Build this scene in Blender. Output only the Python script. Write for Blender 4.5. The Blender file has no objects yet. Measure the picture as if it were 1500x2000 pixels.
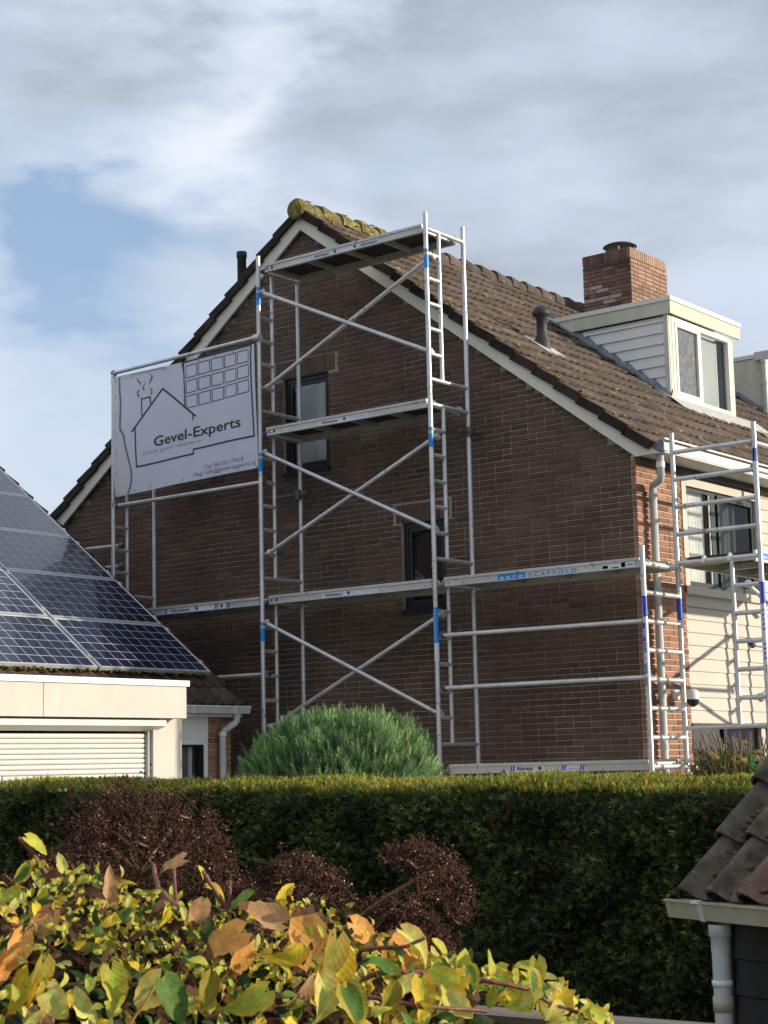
import bpy, math, random
import numpy as np
from mathutils import Matrix, Vector

random.seed(7)
RNG = np.random.default_rng(11)
sc = bpy.context.scene
COL = sc.collection
PI = math.pi

# ---------------------------------------------------------------- camera
F_PX, PITCH, ROLL, YAW = 3420.73, 0.146130, -0.0229855, 0.659082
CAM = np.array([8.901, -15.767, 2.2])
_c, _s = math.cos(YAW), math.sin(YAW)
FWD = np.array([-_s, _c, 0.0]); RGT = np.array([_c, _s, 0.0]); UPV = np.array([0, 0, 1.0])
_w = FWD * math.cos(PITCH) + UPV * math.sin(PITCH)
_u2 = -FWD * math.sin(PITCH) + UPV * math.cos(PITCH)
_r = RGT * math.cos(ROLL) + _u2 * math.sin(ROLL)
_u = -RGT * math.sin(ROLL) + _u2 * math.cos(ROLL)
cam_data = bpy.data.cameras.new('camera')
cam = bpy.data.objects.new('camera', cam_data); COL.objects.link(cam)
cam_data.sensor_fit = 'VERTICAL'; cam_data.sensor_height = 36.0
cam_data.lens = 36.0 * F_PX / 2000.0
cam_data.clip_start = 0.05; cam_data.clip_end = 2000
cam.matrix_world = Matrix(((_r[0], _u[0], -_w[0], CAM[0]), (_r[1], _u[1], -_w[1], CAM[1]),
                           (_r[2], _u[2], -_w[2], CAM[2]), (0, 0, 0, 1)))
cam_data.dof.use_dof = True; cam_data.dof.focus_distance = 17.0; cam_data.dof.aperture_fstop = 32.0
sc.camera = cam

def ray(x, y): return (x - 750) / F_PX * _r - (y - 1000) / F_PX * _u + _w
def onp(x, y, ax, v):
    d = ray(x, y); return CAM + d * ((v - CAM[ax]) / d[ax])
def atX(x, y, v): return onp(x, y, 0, v)          # point of a wall plane seen at a place of the photograph
def atY(x, y, v): return onp(x, y, 1, v)
def atD(x, y, d): return CAM + ray(x, y) * d

# ---------------------------------------------------------------- light
SUN = np.array([1.0, 0.60, 0.25]); SUN /= np.linalg.norm(SUN)
sun_data = bpy.data.lights.new('sun', 'SUN'); sun_data.energy = 3.6; sun_data.angle = math.radians(1.0)
sun_data.color = (1.0, 0.895, 0.75)
sun = bpy.data.objects.new('sun', sun_data); COL.objects.link(sun)
sun.rotation_euler = Vector(-SUN).to_track_quat('-Z', 'Y').to_euler()

world = bpy.data.worlds.new('World'); sc.world = world; world.use_nodes = True
wn, wl = world.node_tree.nodes, world.node_tree.links
wn.clear()
def N(nodes, t, **k):
    n = nodes.new(t)
    for a, b in k.items(): setattr(n, a, b)
    return n
w_out = N(wn, 'ShaderNodeOutputWorld'); w_bg = N(wn, 'ShaderNodeBackground'); w_bg.inputs[1].default_value = 1.0
wl.new(w_bg.outputs[0], w_out.inputs[0])
sky = N(wn, 'ShaderNodeTexSky'); sky.sky_type = 'NISHITA'; sky.sun_disc = False
sky.sun_elevation = math.asin(SUN[2]); sky.sun_rotation = math.atan2(SUN[0], SUN[1]); sky.dust_density = 0.6
skm = N(wn, 'ShaderNodeVectorMath', operation='SCALE'); skm.inputs[3].default_value = 0.10
wl.new(sky.outputs[0], skm.inputs[0])
tc = N(wn, 'ShaderNodeTexCoord')
nz = N(wn, 'ShaderNodeTexNoise'); nz.inputs['Scale'].default_value = 6.5; nz.inputs['Detail'].default_value = 5.0
nz.inputs['Roughness'].default_value = 0.52
strm = N(wn, 'ShaderNodeMapping'); strm.inputs['Scale'].default_value = (1.0, 1.0, 2.6)
wl.new(tc.outputs['Generated'], strm.inputs[0]); wl.new(strm.outputs[0], nz.inputs['Vector'])
sb = N(wn, 'ShaderNodeVectorMath', operation='SUBTRACT'); sb.inputs[1].default_value = (0.5, 0.5, 0.5)
wl.new(nz.outputs['Color'], sb.inputs[0])
sg = N(wn, 'ShaderNodeVectorMath', operation='SCALE'); sg.inputs[3].default_value = 0.30
wl.new(sb.outputs[0], sg.inputs[0])
ad = N(wn, 'ShaderNodeVectorMath', operation='ADD'); wl.new(tc.outputs['Generated'], ad.inputs[0]); wl.new(sg.outputs[0], ad.inputs[1])
nrm = N(wn, 'ShaderNodeVectorMath', operation='NORMALIZE'); wl.new(ad.outputs[0], nrm.inputs[0])
def lobe(px, py, rad_px, amp):
    d = ray(px, py); d = d / np.linalg.norm(d)
    dt = N(wn, 'ShaderNodeVectorMath', operation='DOT_PRODUCT'); dt.inputs[1].default_value = tuple(d)
    wl.new(nrm.outputs[0], dt.inputs[0])
    s = 1 - math.cos(rad_px / F_PX)
    m1 = N(wn, 'ShaderNodeMath', operation='SUBTRACT'); m1.inputs[1].default_value = 1.0; wl.new(dt.outputs['Value'], m1.inputs[0])
    m2 = N(wn, 'ShaderNodeMath', operation='DIVIDE'); m2.inputs[1].default_value = s; wl.new(m1.outputs[0], m2.inputs[0])
    m3 = N(wn, 'ShaderNodeMath', operation='EXPONENT'); wl.new(m2.outputs[0], m3.inputs[0])
    m4 = N(wn, 'ShaderNodeMath', operation='MULTIPLY'); m4.inputs[1].default_value = amp; wl.new(m3.outputs[0], m4.inputs[0])
    return m4.outputs[0]
def total(base, outs):
    cur = None
    for o in outs:
        a = N(wn, 'ShaderNodeMath', operation='ADD'); wl.new(o, a.inputs[0])
        if cur is None: a.inputs[1].default_value = base
        else: wl.new(cur, a.inputs[1])
        cur = a.outputs[0]
    return cur
n2 = N(wn, 'ShaderNodeTexNoise'); n2.inputs['Scale'].default_value = 6.2; n2.inputs['Detail'].default_value = 7.0
n2.inputs['Roughness'].default_value = 0.5
wl.new(strm.outputs[0], n2.inputs['Vector'])
n2m = N(wn, 'ShaderNodeMath', operation='MULTIPLY_ADD'); n2m.inputs[1].default_value = 1.6; n2m.inputs[2].default_value = -0.8
wl.new(n2.outputs['Fac'], n2m.inputs[0])
bright = total(0.46, [n2m.outputs[0], lobe(60, 90, 210, -0.34), lobe(350, 60, 110, -0.12), lobe(440, 60, 90, 0.30), lobe(500, 230, 170, 0.40),
                      lobe(250, 250, 220, 0.16), lobe(620, 110, 120, -0.26), lobe(850, 290, 260, -0.24), lobe(1250, 120, 300, -0.16),
                      lobe(520, 400, 120, 0.15), lobe(60, 740, 260, 0.30), lobe(1000, 420, 200, 0.08), lobe(1400, 560, 220, 0.04)])
cr = N(wn, 'ShaderNodeValToRGB'); wl.new(bright, cr.inputs[0])
cr.color_ramp.elements[0].position = 0.0; cr.color_ramp.elements[0].color = (0.27, 0.305, 0.355, 1)
cr.color_ramp.elements[1].position = 1.0; cr.color_ramp.elements[1].color = (0.66, 0.69, 0.76, 1)
e = cr.color_ramp.elements.new(0.45); e.color = (0.415, 0.475, 0.565, 1)
blue = total(-0.12, [lobe(200, 440, 130, 0.50), lobe(10, 470, 150, 0.60), lobe(150, 560, 210, 0.42), lobe(430, 450, 130, 0.40), lobe(300, 600, 200, 0.25), lobe(60, 850, 170, 0.30),
                     lobe(1500, 560, 140, 0.15), lobe(420, 480, 500, 0.10), n2m.outputs[0]])
bcl = N(wn, 'ShaderNodeClamp'); wl.new(blue, bcl.inputs[0]); bcl.inputs['Max'].default_value = 0.85
hz = N(wn, 'ShaderNodeMix', data_type='RGBA'); hz.inputs[0].default_value = 0.45     # thin veil of haze over the open blue
wl.new(skm.outputs[0], hz.inputs[6]); hz.inputs[7].default_value = (0.26, 0.42, 0.70, 1)
mx = N(wn, 'ShaderNodeMix', data_type='RGBA'); wl.new(bcl.outputs[0], mx.inputs[0]); wl.new(cr.outputs[0], mx.inputs[6]); wl.new(hz.outputs[2], mx.inputs[7])
wl.new(mx.outputs[2], w_bg.inputs[0])

sc.view_settings.view_transform = 'Standard'; sc.view_settings.look = 'None'
sc.view_settings.exposure = 0.5; sc.view_settings.gamma = 1.0; sc.view_settings.use_curve_mapping = False
sc.cycles.max_bounces = 8; sc.cycles.transparent_max_bounces = 16
sc.cycles.use_denoising = True

# ---------------------------------------------------------------- materials
def rgba(c): return (c[0], c[1], c[2], 1.0)
def pbr(name, col, col2=None, scale=8.0, rough=0.7, metal=0.0, bump=0.0, bscale=None, stretch=(1, 1, 1), spec=0.5,
        tint=False, rand=0.0, coat=0.0, spots=None, transl=0.0, detail=6.0, lo=0.35, hi=0.65):
    m = bpy.data.materials.new(name); m.use_nodes = True
    n, l = m.node_tree.nodes, m.node_tree.links
    b = n['Principled BSDF']; b.inputs['Roughness'].default_value = rough; b.inputs['Metallic'].default_value = metal
    b.inputs['Specular IOR Level'].default_value = spec
    if coat: b.inputs['Coat Weight'].default_value = coat; b.inputs['Coat Roughness'].default_value = 0.03
    geo = N(n, 'ShaderNodeNewGeometry'); mp = N(n, 'ShaderNodeMapping'); mp.inputs['Scale'].default_value = stretch
    l.new(geo.outputs['Position'], mp.inputs[0])
    nt = N(n, 'ShaderNodeTexNoise'); nt.inputs['Scale'].default_value = scale; nt.inputs['Detail'].default_value = detail
    nt.inputs['Roughness'].default_value = 0.6
    l.new(mp.outputs[0], nt.inputs['Vector'])
    rp = N(n, 'ShaderNodeValToRGB'); l.new(nt.outputs['Fac'], rp.inputs[0])
    rp.color_ramp.elements[0].position = lo; rp.color_ramp.elements[1].position = hi
    rp.color_ramp.elements[0].color = rgba(col); rp.color_ramp.elements[1].color = rgba(col2 or col)
    cur = rp.outputs[0]
    if spots:                                       # (colour, scale, threshold, softness)
        c3, s3, t3, f3 = spots
        sn = N(n, 'ShaderNodeTexNoise'); sn.inputs['Scale'].default_value = s3; sn.inputs['Detail'].default_value = 8.0
        sn.inputs['Roughness'].default_value = 0.65
        l.new(geo.outputs['Position'], sn.inputs['Vector'])
        sr = N(n, 'ShaderNodeMapRange'); sr.inputs[1].default_value = t3; sr.inputs[2].default_value = t3 + f3
        l.new(sn.outputs['Fac'], sr.inputs[0])
        mm = N(n, 'ShaderNodeMix', data_type='RGBA'); l.new(sr.outputs[0], mm.inputs[0]); l.new(cur, mm.inputs[6]); mm.inputs[7].default_value = rgba(c3)
        cur = mm.outputs[2]
    if rand:
        oi = N(n, 'ShaderNodeObjectInfo')
        mr = N(n, 'ShaderNodeMapRange'); mr.inputs[3].default_value = 1 - rand; mr.inputs[4].default_value = 1 + rand
        l.new(oi.outputs['Random'], mr.inputs[0])
        vm = N(n, 'ShaderNodeVectorMath', operation='SCALE'); l.new(cur, vm.inputs[0]); l.new(mr.outputs[0], vm.inputs[3])
        cur = vm.outputs[0]
    if tint:
        at = N(n, 'ShaderNodeAttribute'); at.attribute_name = 'tint'
        vm = N(n, 'ShaderNodeVectorMath', operation='MULTIPLY'); l.new(cur, vm.inputs[0]); l.new(at.outputs['Color'], vm.inputs[1])
        cur = vm.outputs[0]
    l.new(cur, b.inputs['Base Color'])
    if bump:
        bn = N(n, 'ShaderNodeBump'); bn.inputs['Strength'].default_value = bump; bn.inputs['Distance'].default_value = 0.01
        nb = N(n, 'ShaderNodeTexNoise'); nb.inputs['Scale'].default_value = bscale or scale * 4; nb.inputs['Detail'].default_value = 6.0
        l.new(mp.outputs[0], nb.inputs['Vector']); l.new(nb.outputs['Fac'], bn.inputs['Height']); l.new(bn.outputs[0], b.inputs['Normal'])
    if transl:
        tr = N(n, 'ShaderNodeBsdfTranslucent'); l.new(cur, tr.inputs[0])
        ms = N(n, 'ShaderNodeMixShader'); ms.inputs[0].default_value = transl
        l.new(b.outputs[0], ms.inputs[1]); l.new(tr.outputs[0], ms.inputs[2]); l.new(ms.outputs[0], n['Material Output'].inputs[0])
    return m

def brick_mat(name, ramp, rough=0.85):
    """per-brick colour: an attribute on joined bricks, the object's own colour on single ones"""
    m = bpy.data.materials.new(name); m.use_nodes = True
    n, l = m.node_tree.nodes, m.node_tree.links; b = n['Principled BSDF']; b.inputs['Roughness'].default_value = rough
    b.inputs['Specular IOR Level'].default_value = 0.3
    at = N(n, 'ShaderNodeAttribute'); at.attribute_name = 'tint'
    oi = N(n, 'ShaderNodeObjectInfo')
    sp = N(n, 'ShaderNodeSeparateColor'); l.new(oi.outputs['Color'], sp.inputs[0])
    sp2 = N(n, 'ShaderNodeSeparateColor'); l.new(at.outputs['Color'], sp2.inputs[0])
    a = N(n, 'ShaderNodeMath', operation='ADD'); l.new(sp2.outputs[0], a.inputs[0]); l.new(sp.outputs[0], a.inputs[1])
    geo = N(n, 'ShaderNodeNewGeometry')
    g = N(n, 'ShaderNodeTexNoise'); g.inputs['Scale'].default_value = 30.0; g.inputs['Detail'].default_value = 8.0
    l.new(geo.outputs['Position'], g.inputs['Vector'])
    g2 = N(n, 'ShaderNodeTexNoise'); g2.inputs['Scale'].default_value = 0.9; g2.inputs['Detail'].default_value = 4.0
    l.new(geo.outputs['Position'], g2.inputs['Vector'])
    ma = N(n, 'ShaderNodeMath', operation='MULTIPLY_ADD'); ma.inputs[1].default_value = 0.5; l.new(g.outputs['Fac'], ma.inputs[0])
    s1 = N(n, 'ShaderNodeMath', operation='SUBTRACT'); s1.inputs[1].default_value = 0.25; l.new(a.outputs[0], s1.inputs[0]); l.new(s1.outputs[0], ma.inputs[2])
    rp = N(n, 'ShaderNodeValToRGB'); l.new(ma.outputs[0], rp.inputs[0])
    el = rp.color_ramp.elements
    while len(el) < len(ramp): el.new(0.5)
    for q, (p, c) in zip(el, ramp): q.position = p; q.color = rgba(c)
    mr = N(n, 'ShaderNodeMapRange'); mr.inputs[1].default_value = 0.3; mr.inputs[2].default_value = 0.7
    mr.inputs[3].default_value = 0.70; mr.inputs[4].default_value = 1.25
    l.new(g2.outputs['Fac'], mr.inputs[0])
    vm = N(n, 'ShaderNodeVectorMath', operation='SCALE'); l.new(rp.outputs[0], vm.inputs[0]); l.new(mr.outputs[0], vm.inputs[3])
    l.new(vm.outputs[0], b.inputs['Base Color'])
    bn = N(n, 'ShaderNodeBump'); bn.inputs['Strength'].default_value = 0.5; bn.inputs['Distance'].default_value = 0.006
    nb = N(n, 'ShaderNodeTexNoise'); nb.inputs['Scale'].default_value = 90.0; nb.inputs['Detail'].default_value = 5.0
    l.new(geo.outputs['Position'], nb.inputs['Vector']); l.new(nb.outputs['Fac'], bn.inputs['Height']); l.new(bn.outputs[0], b.inputs['Normal'])
    return m

def glass_mat(name, tintc=(0.8, 0.85, 0.85), refl=1.0):
    m = bpy.data.materials.new(name); m.use_nodes = True
    n, l = m.node_tree.nodes, m.node_tree.links; n.clear()
    o = N(n, 'ShaderNodeOutputMaterial'); fr = N(n, 'ShaderNodeFresnel'); fr.inputs[0].default_value = 1.55
    mu = N(n, 'ShaderNodeMath', operation='MULTIPLY'); mu.inputs[1].default_value = 1.3 * refl; mu.use_clamp = True; l.new(fr.outputs[0], mu.inputs[0])
    t = N(n, 'ShaderNodeBsdfTransparent'); t.inputs[0].default_value = rgba(tintc)
    g = N(n, 'ShaderNodeBsdfGlossy'); g.inputs['Roughness'].default_value = 0.02
    mx_ = N(n, 'ShaderNodeMixShader'); l.new(mu.outputs[0], mx_.inputs[0]); l.new(t.outputs[0], mx_.inputs[1]); l.new(g.outputs[0], mx_.inputs[2])
    l.new(mx_.outputs[0], o.inputs[0]); return m

M = {}
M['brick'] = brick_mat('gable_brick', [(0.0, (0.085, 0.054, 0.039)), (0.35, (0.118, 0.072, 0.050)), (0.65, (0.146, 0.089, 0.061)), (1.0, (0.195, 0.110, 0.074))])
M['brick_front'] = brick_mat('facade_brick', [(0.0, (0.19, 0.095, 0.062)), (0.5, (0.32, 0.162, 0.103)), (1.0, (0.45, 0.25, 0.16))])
M['brick_ch_lit'] = brick_mat('chimney_brick_lit', [(0.0, (0.24, 0.14, 0.10)), (0.5, (0.40, 0.245, 0.17)), (1.0, (0.50, 0.34, 0.24))])  # sunlight put into the colour of the chimney's sunny face
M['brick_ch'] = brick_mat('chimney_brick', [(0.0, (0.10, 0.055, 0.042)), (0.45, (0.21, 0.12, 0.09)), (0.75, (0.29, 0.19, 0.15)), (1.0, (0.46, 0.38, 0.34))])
M['mortar'] = pbr('mortar', (0.25, 0.205, 0.165), (0.44, 0.37, 0.29), scale=0.75, rough=0.95, bump=0.5, bscale=60, lo=0.40, hi=0.60)
M['mortar_l'] = pbr('mortar_light', (0.55, 0.45, 0.33), (0.66, 0.55, 0.41), scale=3, rough=0.95, bump=0.4, bscale=60)
M['mortar_d'] = pbr('mortar_dark', (0.12, 0.095, 0.08), (0.2, 0.16, 0.14), scale=3, rough=0.95)
M['tile'] = pbr('roof_tile', (0.088, 0.067, 0.053), (0.150, 0.117, 0.094), scale=5, rough=0.95, bump=0.6, bscale=70, rand=0.22,
                spots=((0.33, 0.26, 0.17), 9, 0.60, 0.08), spec=0.15)
M['tile_dark'] = pbr('verge_tile', (0.028, 0.02, 0.017), (0.06, 0.043, 0.036), scale=6, rough=0.95, bump=0.4, rand=0.25, spec=0.2)
M['tile_left'] = pbr('dark_roof_tile', (0.045, 0.033, 0.028), (0.105, 0.075, 0.06), scale=7, rough=0.9, bump=0.5, rand=0.2, spec=0.2)
M['moss_tile'] = pbr('mossy_ridge', (0.13, 0.105, 0.05), (0.20, 0.165, 0.06), scale=9, rough=1.0, bump=1.0, bscale=60, spots=((0.33, 0.27, 0.045), 9, 0.52, 0.10))
M['moss'] = pbr('yellow_moss', (0.38, 0.29, 0.03), (0.22, 0.19, 0.05), scale=30, rough=1.0, bump=1.0, bscale=90)
M['board'] = pbr('barge_board', (0.70, 0.67, 0.55), (0.78, 0.75, 0.63), scale=2.2, rough=0.6, bump=0.05, spots=((0.52, 0.49, 0.38), 14, 0.63, 0.10), stretch=(1, 1, 0.5))
M['cream'] = pbr('cream_siding', (0.54, 0.485, 0.40), (0.59, 0.53, 0.43), scale=2.0, rough=0.45, bump=0.02)
M['fascia'] = pbr('stained_fascia', (0.68, 0.67, 0.54), (0.54, 0.55, 0.43), scale=4.0, rough=0.6, stretch=(1, 1, 0.25), spots=((0.25, 0.27, 0.19), 9, 0.58, 0.16))
M['fascia_c'] = pbr('dormer_fascia_front', (0.62, 0.56, 0.42), (0.66, 0.59, 0.44), scale=4.0, rough=0.6, spots=((0.42, 0.38, 0.2), 9, 0.68, 0.2))
M['white'] = pbr('white_trim', (0.76, 0.73, 0.66), (0.80, 0.77, 0.71), scale=4, rough=0.4)
M['grey_trim'] = pbr('grey_trim', (0.55, 0.54, 0.52), (0.62, 0.61, 0.58), scale=4, rough=0.45)
M['cheek'] = pbr('dormer_cladding', (0.76, 0.76, 0.73), (0.80, 0.80, 0.77), scale=2, rough=0.5)
M['render'] = pbr('plaster', (0.555, 0.53, 0.455), (0.60, 0.575, 0.50), scale=4, stretch=(1, 2, 0.5), rough=0.8, bump=0.06, spots=((0.42, 0.40, 0.30), 16, 0.66, 0.12))
M['shutter'] = pbr('shutter_slat', (0.60, 0.59, 0.53), (0.66, 0.65, 0.59), scale=3, rough=0.5)
M['lead'] = pbr('lead_flashing', (0.13, 0.15, 0.18), (0.24, 0.26, 0.29), scale=14, rough=0.55, bump=0.5, metal=0.2)
M['leadw'] = pbr('weathered_lead', (0.42, 0.41, 0.38), (0.58, 0.56, 0.52), scale=14, rough=0.7, bump=0.6)
M['pvc'] = pbr('grey_pvc', (0.40, 0.40, 0.38), (0.50, 0.49, 0.46), scale=5, rough=0.45, spots=((0.44, 0.38, 0.2), 5, 0.58, 0.12))
M['pvc2'] = pbr('light_pvc', (0.50, 0.51, 0.50), (0.58, 0.58, 0.57), scale=5, rough=0.45, spots=((0.26, 0.26, 0.23), 6, 0.6, 0.12))
M['black_pvc'] = pbr('dark_flue', (0.022, 0.023, 0.026), (0.045, 0.045, 0.047), scale=12, rough=0.6)
M['alu'] = pbr('aluminium_tube', (0.56, 0.56, 0.54), (0.72, 0.72, 0.70), scale=5, rough=0.42, metal=0.55, spots=((0.28, 0.26, 0.22), 14, 0.61, 0.05))
M['alu_beam'] = pbr('aluminium_beam', (0.50, 0.49, 0.46), (0.63, 0.62, 0.58), scale=6, rough=0.5, metal=0.35, stretch=(0.3, 1, 1), spots=((0.27, 0.24, 0.20), 16, 0.61, 0.05))
M['steel'] = pbr('steel_coupler', (0.09, 0.09, 0.09), (0.20, 0.19, 0.18), scale=20, rough=0.5, metal=0.5)
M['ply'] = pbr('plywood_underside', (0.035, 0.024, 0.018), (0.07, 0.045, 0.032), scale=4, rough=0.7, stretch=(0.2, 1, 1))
M['wood_edge'] = pbr('plywood_edge', (0.50, 0.36, 0.2), (0.62, 0.47, 0.28), scale=20, rough=0.7)
M['blue_cap'] = pbr('blue_plastic', (0.012, 0.025, 0.16), rough=0.4)
M['st_blue'] = pbr('light_blue_sticker', (0.01, 0.24, 0.72), (0.015, 0.28, 0.78), rough=0.4)
M['st_dblue'] = pbr('blue_sticker', (0.01, 0.05, 0.42), (0.012, 0.065, 0.50), rough=0.4)
M['st_yel'] = pbr('yellow_sticker', (0.62, 0.50, 0.06), rough=0.4)
M['st_white'] = pbr('white_sticker', (0.66, 0.67, 0.70), (0.72, 0.73, 0.76), rough=0.4)
M['ink'] = pbr('black_ink', (0.012, 0.012, 0.014), rough=0.5)
M['ink_blue'] = pbr('blue_ink', (0.02, 0.09, 0.34), rough=0.5)
M['ink_grey'] = pbr('grey_ink', (0.16, 0.17, 0.22), rough=0.5)
M['navy'] = pbr('navy_ink', (0.022, 0.022, 0.055), (0.035, 0.035, 0.08), rough=0.5)
M['banner'] = pbr('banner_cloth', (0.80, 0.80, 0.93), (0.85, 0.85, 0.95), scale=2.2, transl=0.3, rough=0.55, bump=0.1, bscale=14)
M['banner_w'] = pbr('banner_margin', (0.78, 0.79, 0.79), (0.82, 0.83, 0.83), scale=3, transl=0.3, rough=0.55, bump=0.1, bscale=14)
M['black_frame'] = pbr('black_window_frame', (0.008, 0.009, 0.012), (0.014, 0.015, 0.019), rough=0.35)
M['green_frame'] = pbr('dark_green_frame', (0.018, 0.035, 0.03), (0.03, 0.05, 0.042), rough=0.35)
M['glass'] = glass_mat('window_glass', (0.95, 0.97, 0.97))
M['glass_d'] = glass_mat('dim_window_glass', (0.55, 0.58, 0.6), 0.55)
M['blind'] = pbr('window_blind', (0.80, 0.86, 0.82), (0.86, 0.90, 0.85), scale=1.5, rough=0.7)
M['blind_g'] = pbr('grey_blind', (0.40, 0.44, 0.42), (0.46, 0.50, 0.47), scale=1.5, rough=0.7)
M['curtain'] = pbr('sheer_curtain', (0.66, 0.67, 0.62), (0.74, 0.74, 0.69), scale=9, rough=0.9, stretch=(1, 1, 0.1))
M['curtain_b'] = pbr('curtain_band', (0.25, 0.26, 0.26), rough=0.9)
M['curtain_g'] = pbr('grey_curtain', (0.17, 0.17, 0.17), (0.30, 0.30, 0.29), scale=9, rough=0.9, stretch=(1, 1, 0.1))
M['dark'] = pbr('room_interior', (0.02, 0.02, 0.022), rough=0.9)
M['frost'] = pbr('frosted_pane', (0.06, 0.065, 0.07), (0.17, 0.18, 0.18), scale=16, rough=0.35, spots=((0.5, 0.5, 0.48), 42, 0.68, 0.03))
M['cell'] = pbr('solar_cell', (0.005, 0.008, 0.024), (0.009, 0.016, 0.045), scale=3.0, rough=0.25, spec=0.4, coat=0.6, rand=0.25)
M['backsheet'] = pbr('cell_gap', (0.72, 0.74, 0.80), rough=0.2, coat=0.5)
M['pv_frame'] = pbr('panel_frame', (0.60, 0.60, 0.60), (0.70, 0.70, 0.68), rough=0.35, metal=0.5)
M['hedge'] = pbr('yew_needles', (1, 1, 1), (0.6, 0.66, 0.55), scale=4.0, rough=0.75, tint=True, spec=0.2, transl=0.12)
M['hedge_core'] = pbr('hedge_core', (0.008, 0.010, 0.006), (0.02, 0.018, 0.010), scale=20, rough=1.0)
M['bush'] = pbr('bush_shoots', (1, 1, 1), (0.85, 0.9, 0.85), scale=4.0, rough=0.7, tint=True, spec=0.25, transl=0.3)
M['leaf'] = pbr('leaf', (1, 1, 1), (0.74, 0.70, 0.62), scale=34.0, rough=0.6, tint=True, spec=0.2, transl=0.35, bump=0.3, bscale=140, spots=((0.35, 0.16, 0.06), 26, 0.66, 0.07))
M['leaf_v'] = pbr('veined_leaf', (1, 1, 1), (0.74, 0.70, 0.62), scale=34.0, rough=0.6, tint=True, spec=0.2, transl=0.32, spots=((0.30, 0.12, 0.04), 38, 0.63, 0.06))
def add_veins(m):
    n, l = m.node_tree.nodes, m.node_tree.links; tcx = N(n, 'ShaderNodeTexCoord'); sp = N(n, 'ShaderNodeSeparateXYZ'); l.new(tcx.outputs['Object'], sp.inputs[0])
    ax_ = N(n, 'ShaderNodeMath', operation='ABSOLUTE'); l.new(sp.outputs[0], ax_.inputs[0])
    q = N(n, 'ShaderNodeMath', operation='MULTIPLY_ADD'); q.inputs[1].default_value = -1.1; l.new(ax_.outputs[0], q.inputs[0]); l.new(sp.outputs[1], q.inputs[2])
    f = N(n, 'ShaderNodeMath', operation='MULTIPLY'); f.inputs[1].default_value = 40.0; l.new(q.outputs[0], f.inputs[0])
    w = N(n, 'ShaderNodeMath', operation='SINE'); l.new(f.outputs[0], w.inputs[0])
    mr = N(n, 'ShaderNodeMapRange'); mr.inputs[1].default_value = 0.93; mr.inputs[2].default_value = 1.0; l.new(w.outputs[0], mr.inputs[0])
    mid = N(n, 'ShaderNodeMapRange'); mid.inputs[1].default_value = 0.018; mid.inputs[2].default_value = 0.006; l.new(ax_.outputs[0], mid.inputs[0])
    mxx = N(n, 'ShaderNodeMath', operation='MAXIMUM'); l.new(mr.outputs[0], mxx.inputs[0]); l.new(mid.outputs[0], mxx.inputs[1])
    b = n['Principled BSDF']; bn = N(n, 'ShaderNodeBump'); bn.inputs['Strength'].default_value = 0.07; bn.inputs['Distance'].default_value = 0.02; bn.invert = True
    l.new(w.outputs[0], bn.inputs['Height']); l.new(bn.outputs[0], b.inputs['Normal'])
    src = b.inputs['Base Color'].links[0].from_socket; mm = N(n, 'ShaderNodeMix', data_type='RGBA'); sc2 = N(n, 'ShaderNodeVectorMath', operation='SCALE'); sc2.inputs[3].default_value = 1.45
    fm = N(n, 'ShaderNodeMath', operation='MULTIPLY'); fm.inputs[1].default_value = 0.22; l.new(mxx.outputs[0], fm.inputs[0])
    l.new(src, sc2.inputs[0]); l.new(fm.outputs[0], mm.inputs[0]); l.new(src, mm.inputs[6]); l.new(sc2.outputs[0], mm.inputs[7]); l.new(mm.outputs[2], b.inputs['Base Color'])
add_veins(M['leaf_v'])
M['head'] = pbr('dry_flower', (0.045, 0.022, 0.016), (0.115, 0.052, 0.036), scale=30, rough=0.9, tint=True, spec=0.2)
M['stem'] = pbr('red_brown_stem', (0.12, 0.035, 0.024), (0.26, 0.10, 0.055), scale=25, rough=0.55, bump=0.3)
M['stem_o'] = pbr('orange_stalk', (0.45, 0.20, 0.06), (0.55, 0.28, 0.09), scale=25, rough=0.6)
M['twig'] = pbr('cut_twig', (0.14, 0.095, 0.06), (0.32, 0.26, 0.19), scale=25, rough=0.8)
M['dew'] = pbr('dew_drop', (0.9, 0.9, 0.9), rough=0.02, spec=1.0, coat=1.0)
M['wood_old'] = pbr('weathered_wood', (0.10, 0.085, 0.065), (0.24, 0.20, 0.155), scale=7, rough=0.85, stretch=(0.25, 2, 2), bump=0.5, bscale=25)
M['wood_br'] = pbr('brown_fence', (0.07, 0.04, 0.03), (0.12, 0.075, 0.055), scale=7, rough=0.85, stretch=(0.25, 2, 2))
M['shed_board'] = pbr('dark_shed_board', (0.010, 0.013, 0.014), (0.022, 0.026, 0.026), scale=5, rough=0.6, spots=((0.05, 0.08, 0.04), 6, 0.64, 0.1))
M['shed_tile'] = pbr('lichen_tile', (0.052, 0.038, 0.028), (0.16, 0.122, 0.09), scale=9, rough=0.95, bump=0.9, bscale=110, rand=0.18, spots=((0.42, 0.38, 0.33), 75, 0.66, 0.03))
M['shed_red'] = pbr('reddish_tile', (0.15, 0.08, 0.06), (0.24, 0.14, 0.11), scale=16, rough=0.95, bump=0.9, bscale=110, spots=((0.5, 0.45, 0.38), 75, 0.64, 0.03))
M['moss_g'] = pbr('green_moss', (0.06, 0.055, 0.012), (0.19, 0.16, 0.03), scale=40, rough=1.0, bump=1.0, bscale=120)
M['gutter_sh'] = pbr('algae_gutter', (0.40, 0.36, 0.22), (0.46, 0.44, 0.33), scale=7, rough=0.6, spots=((0.24, 0.25, 0.12), 12, 0.6, 0.12))
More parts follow.
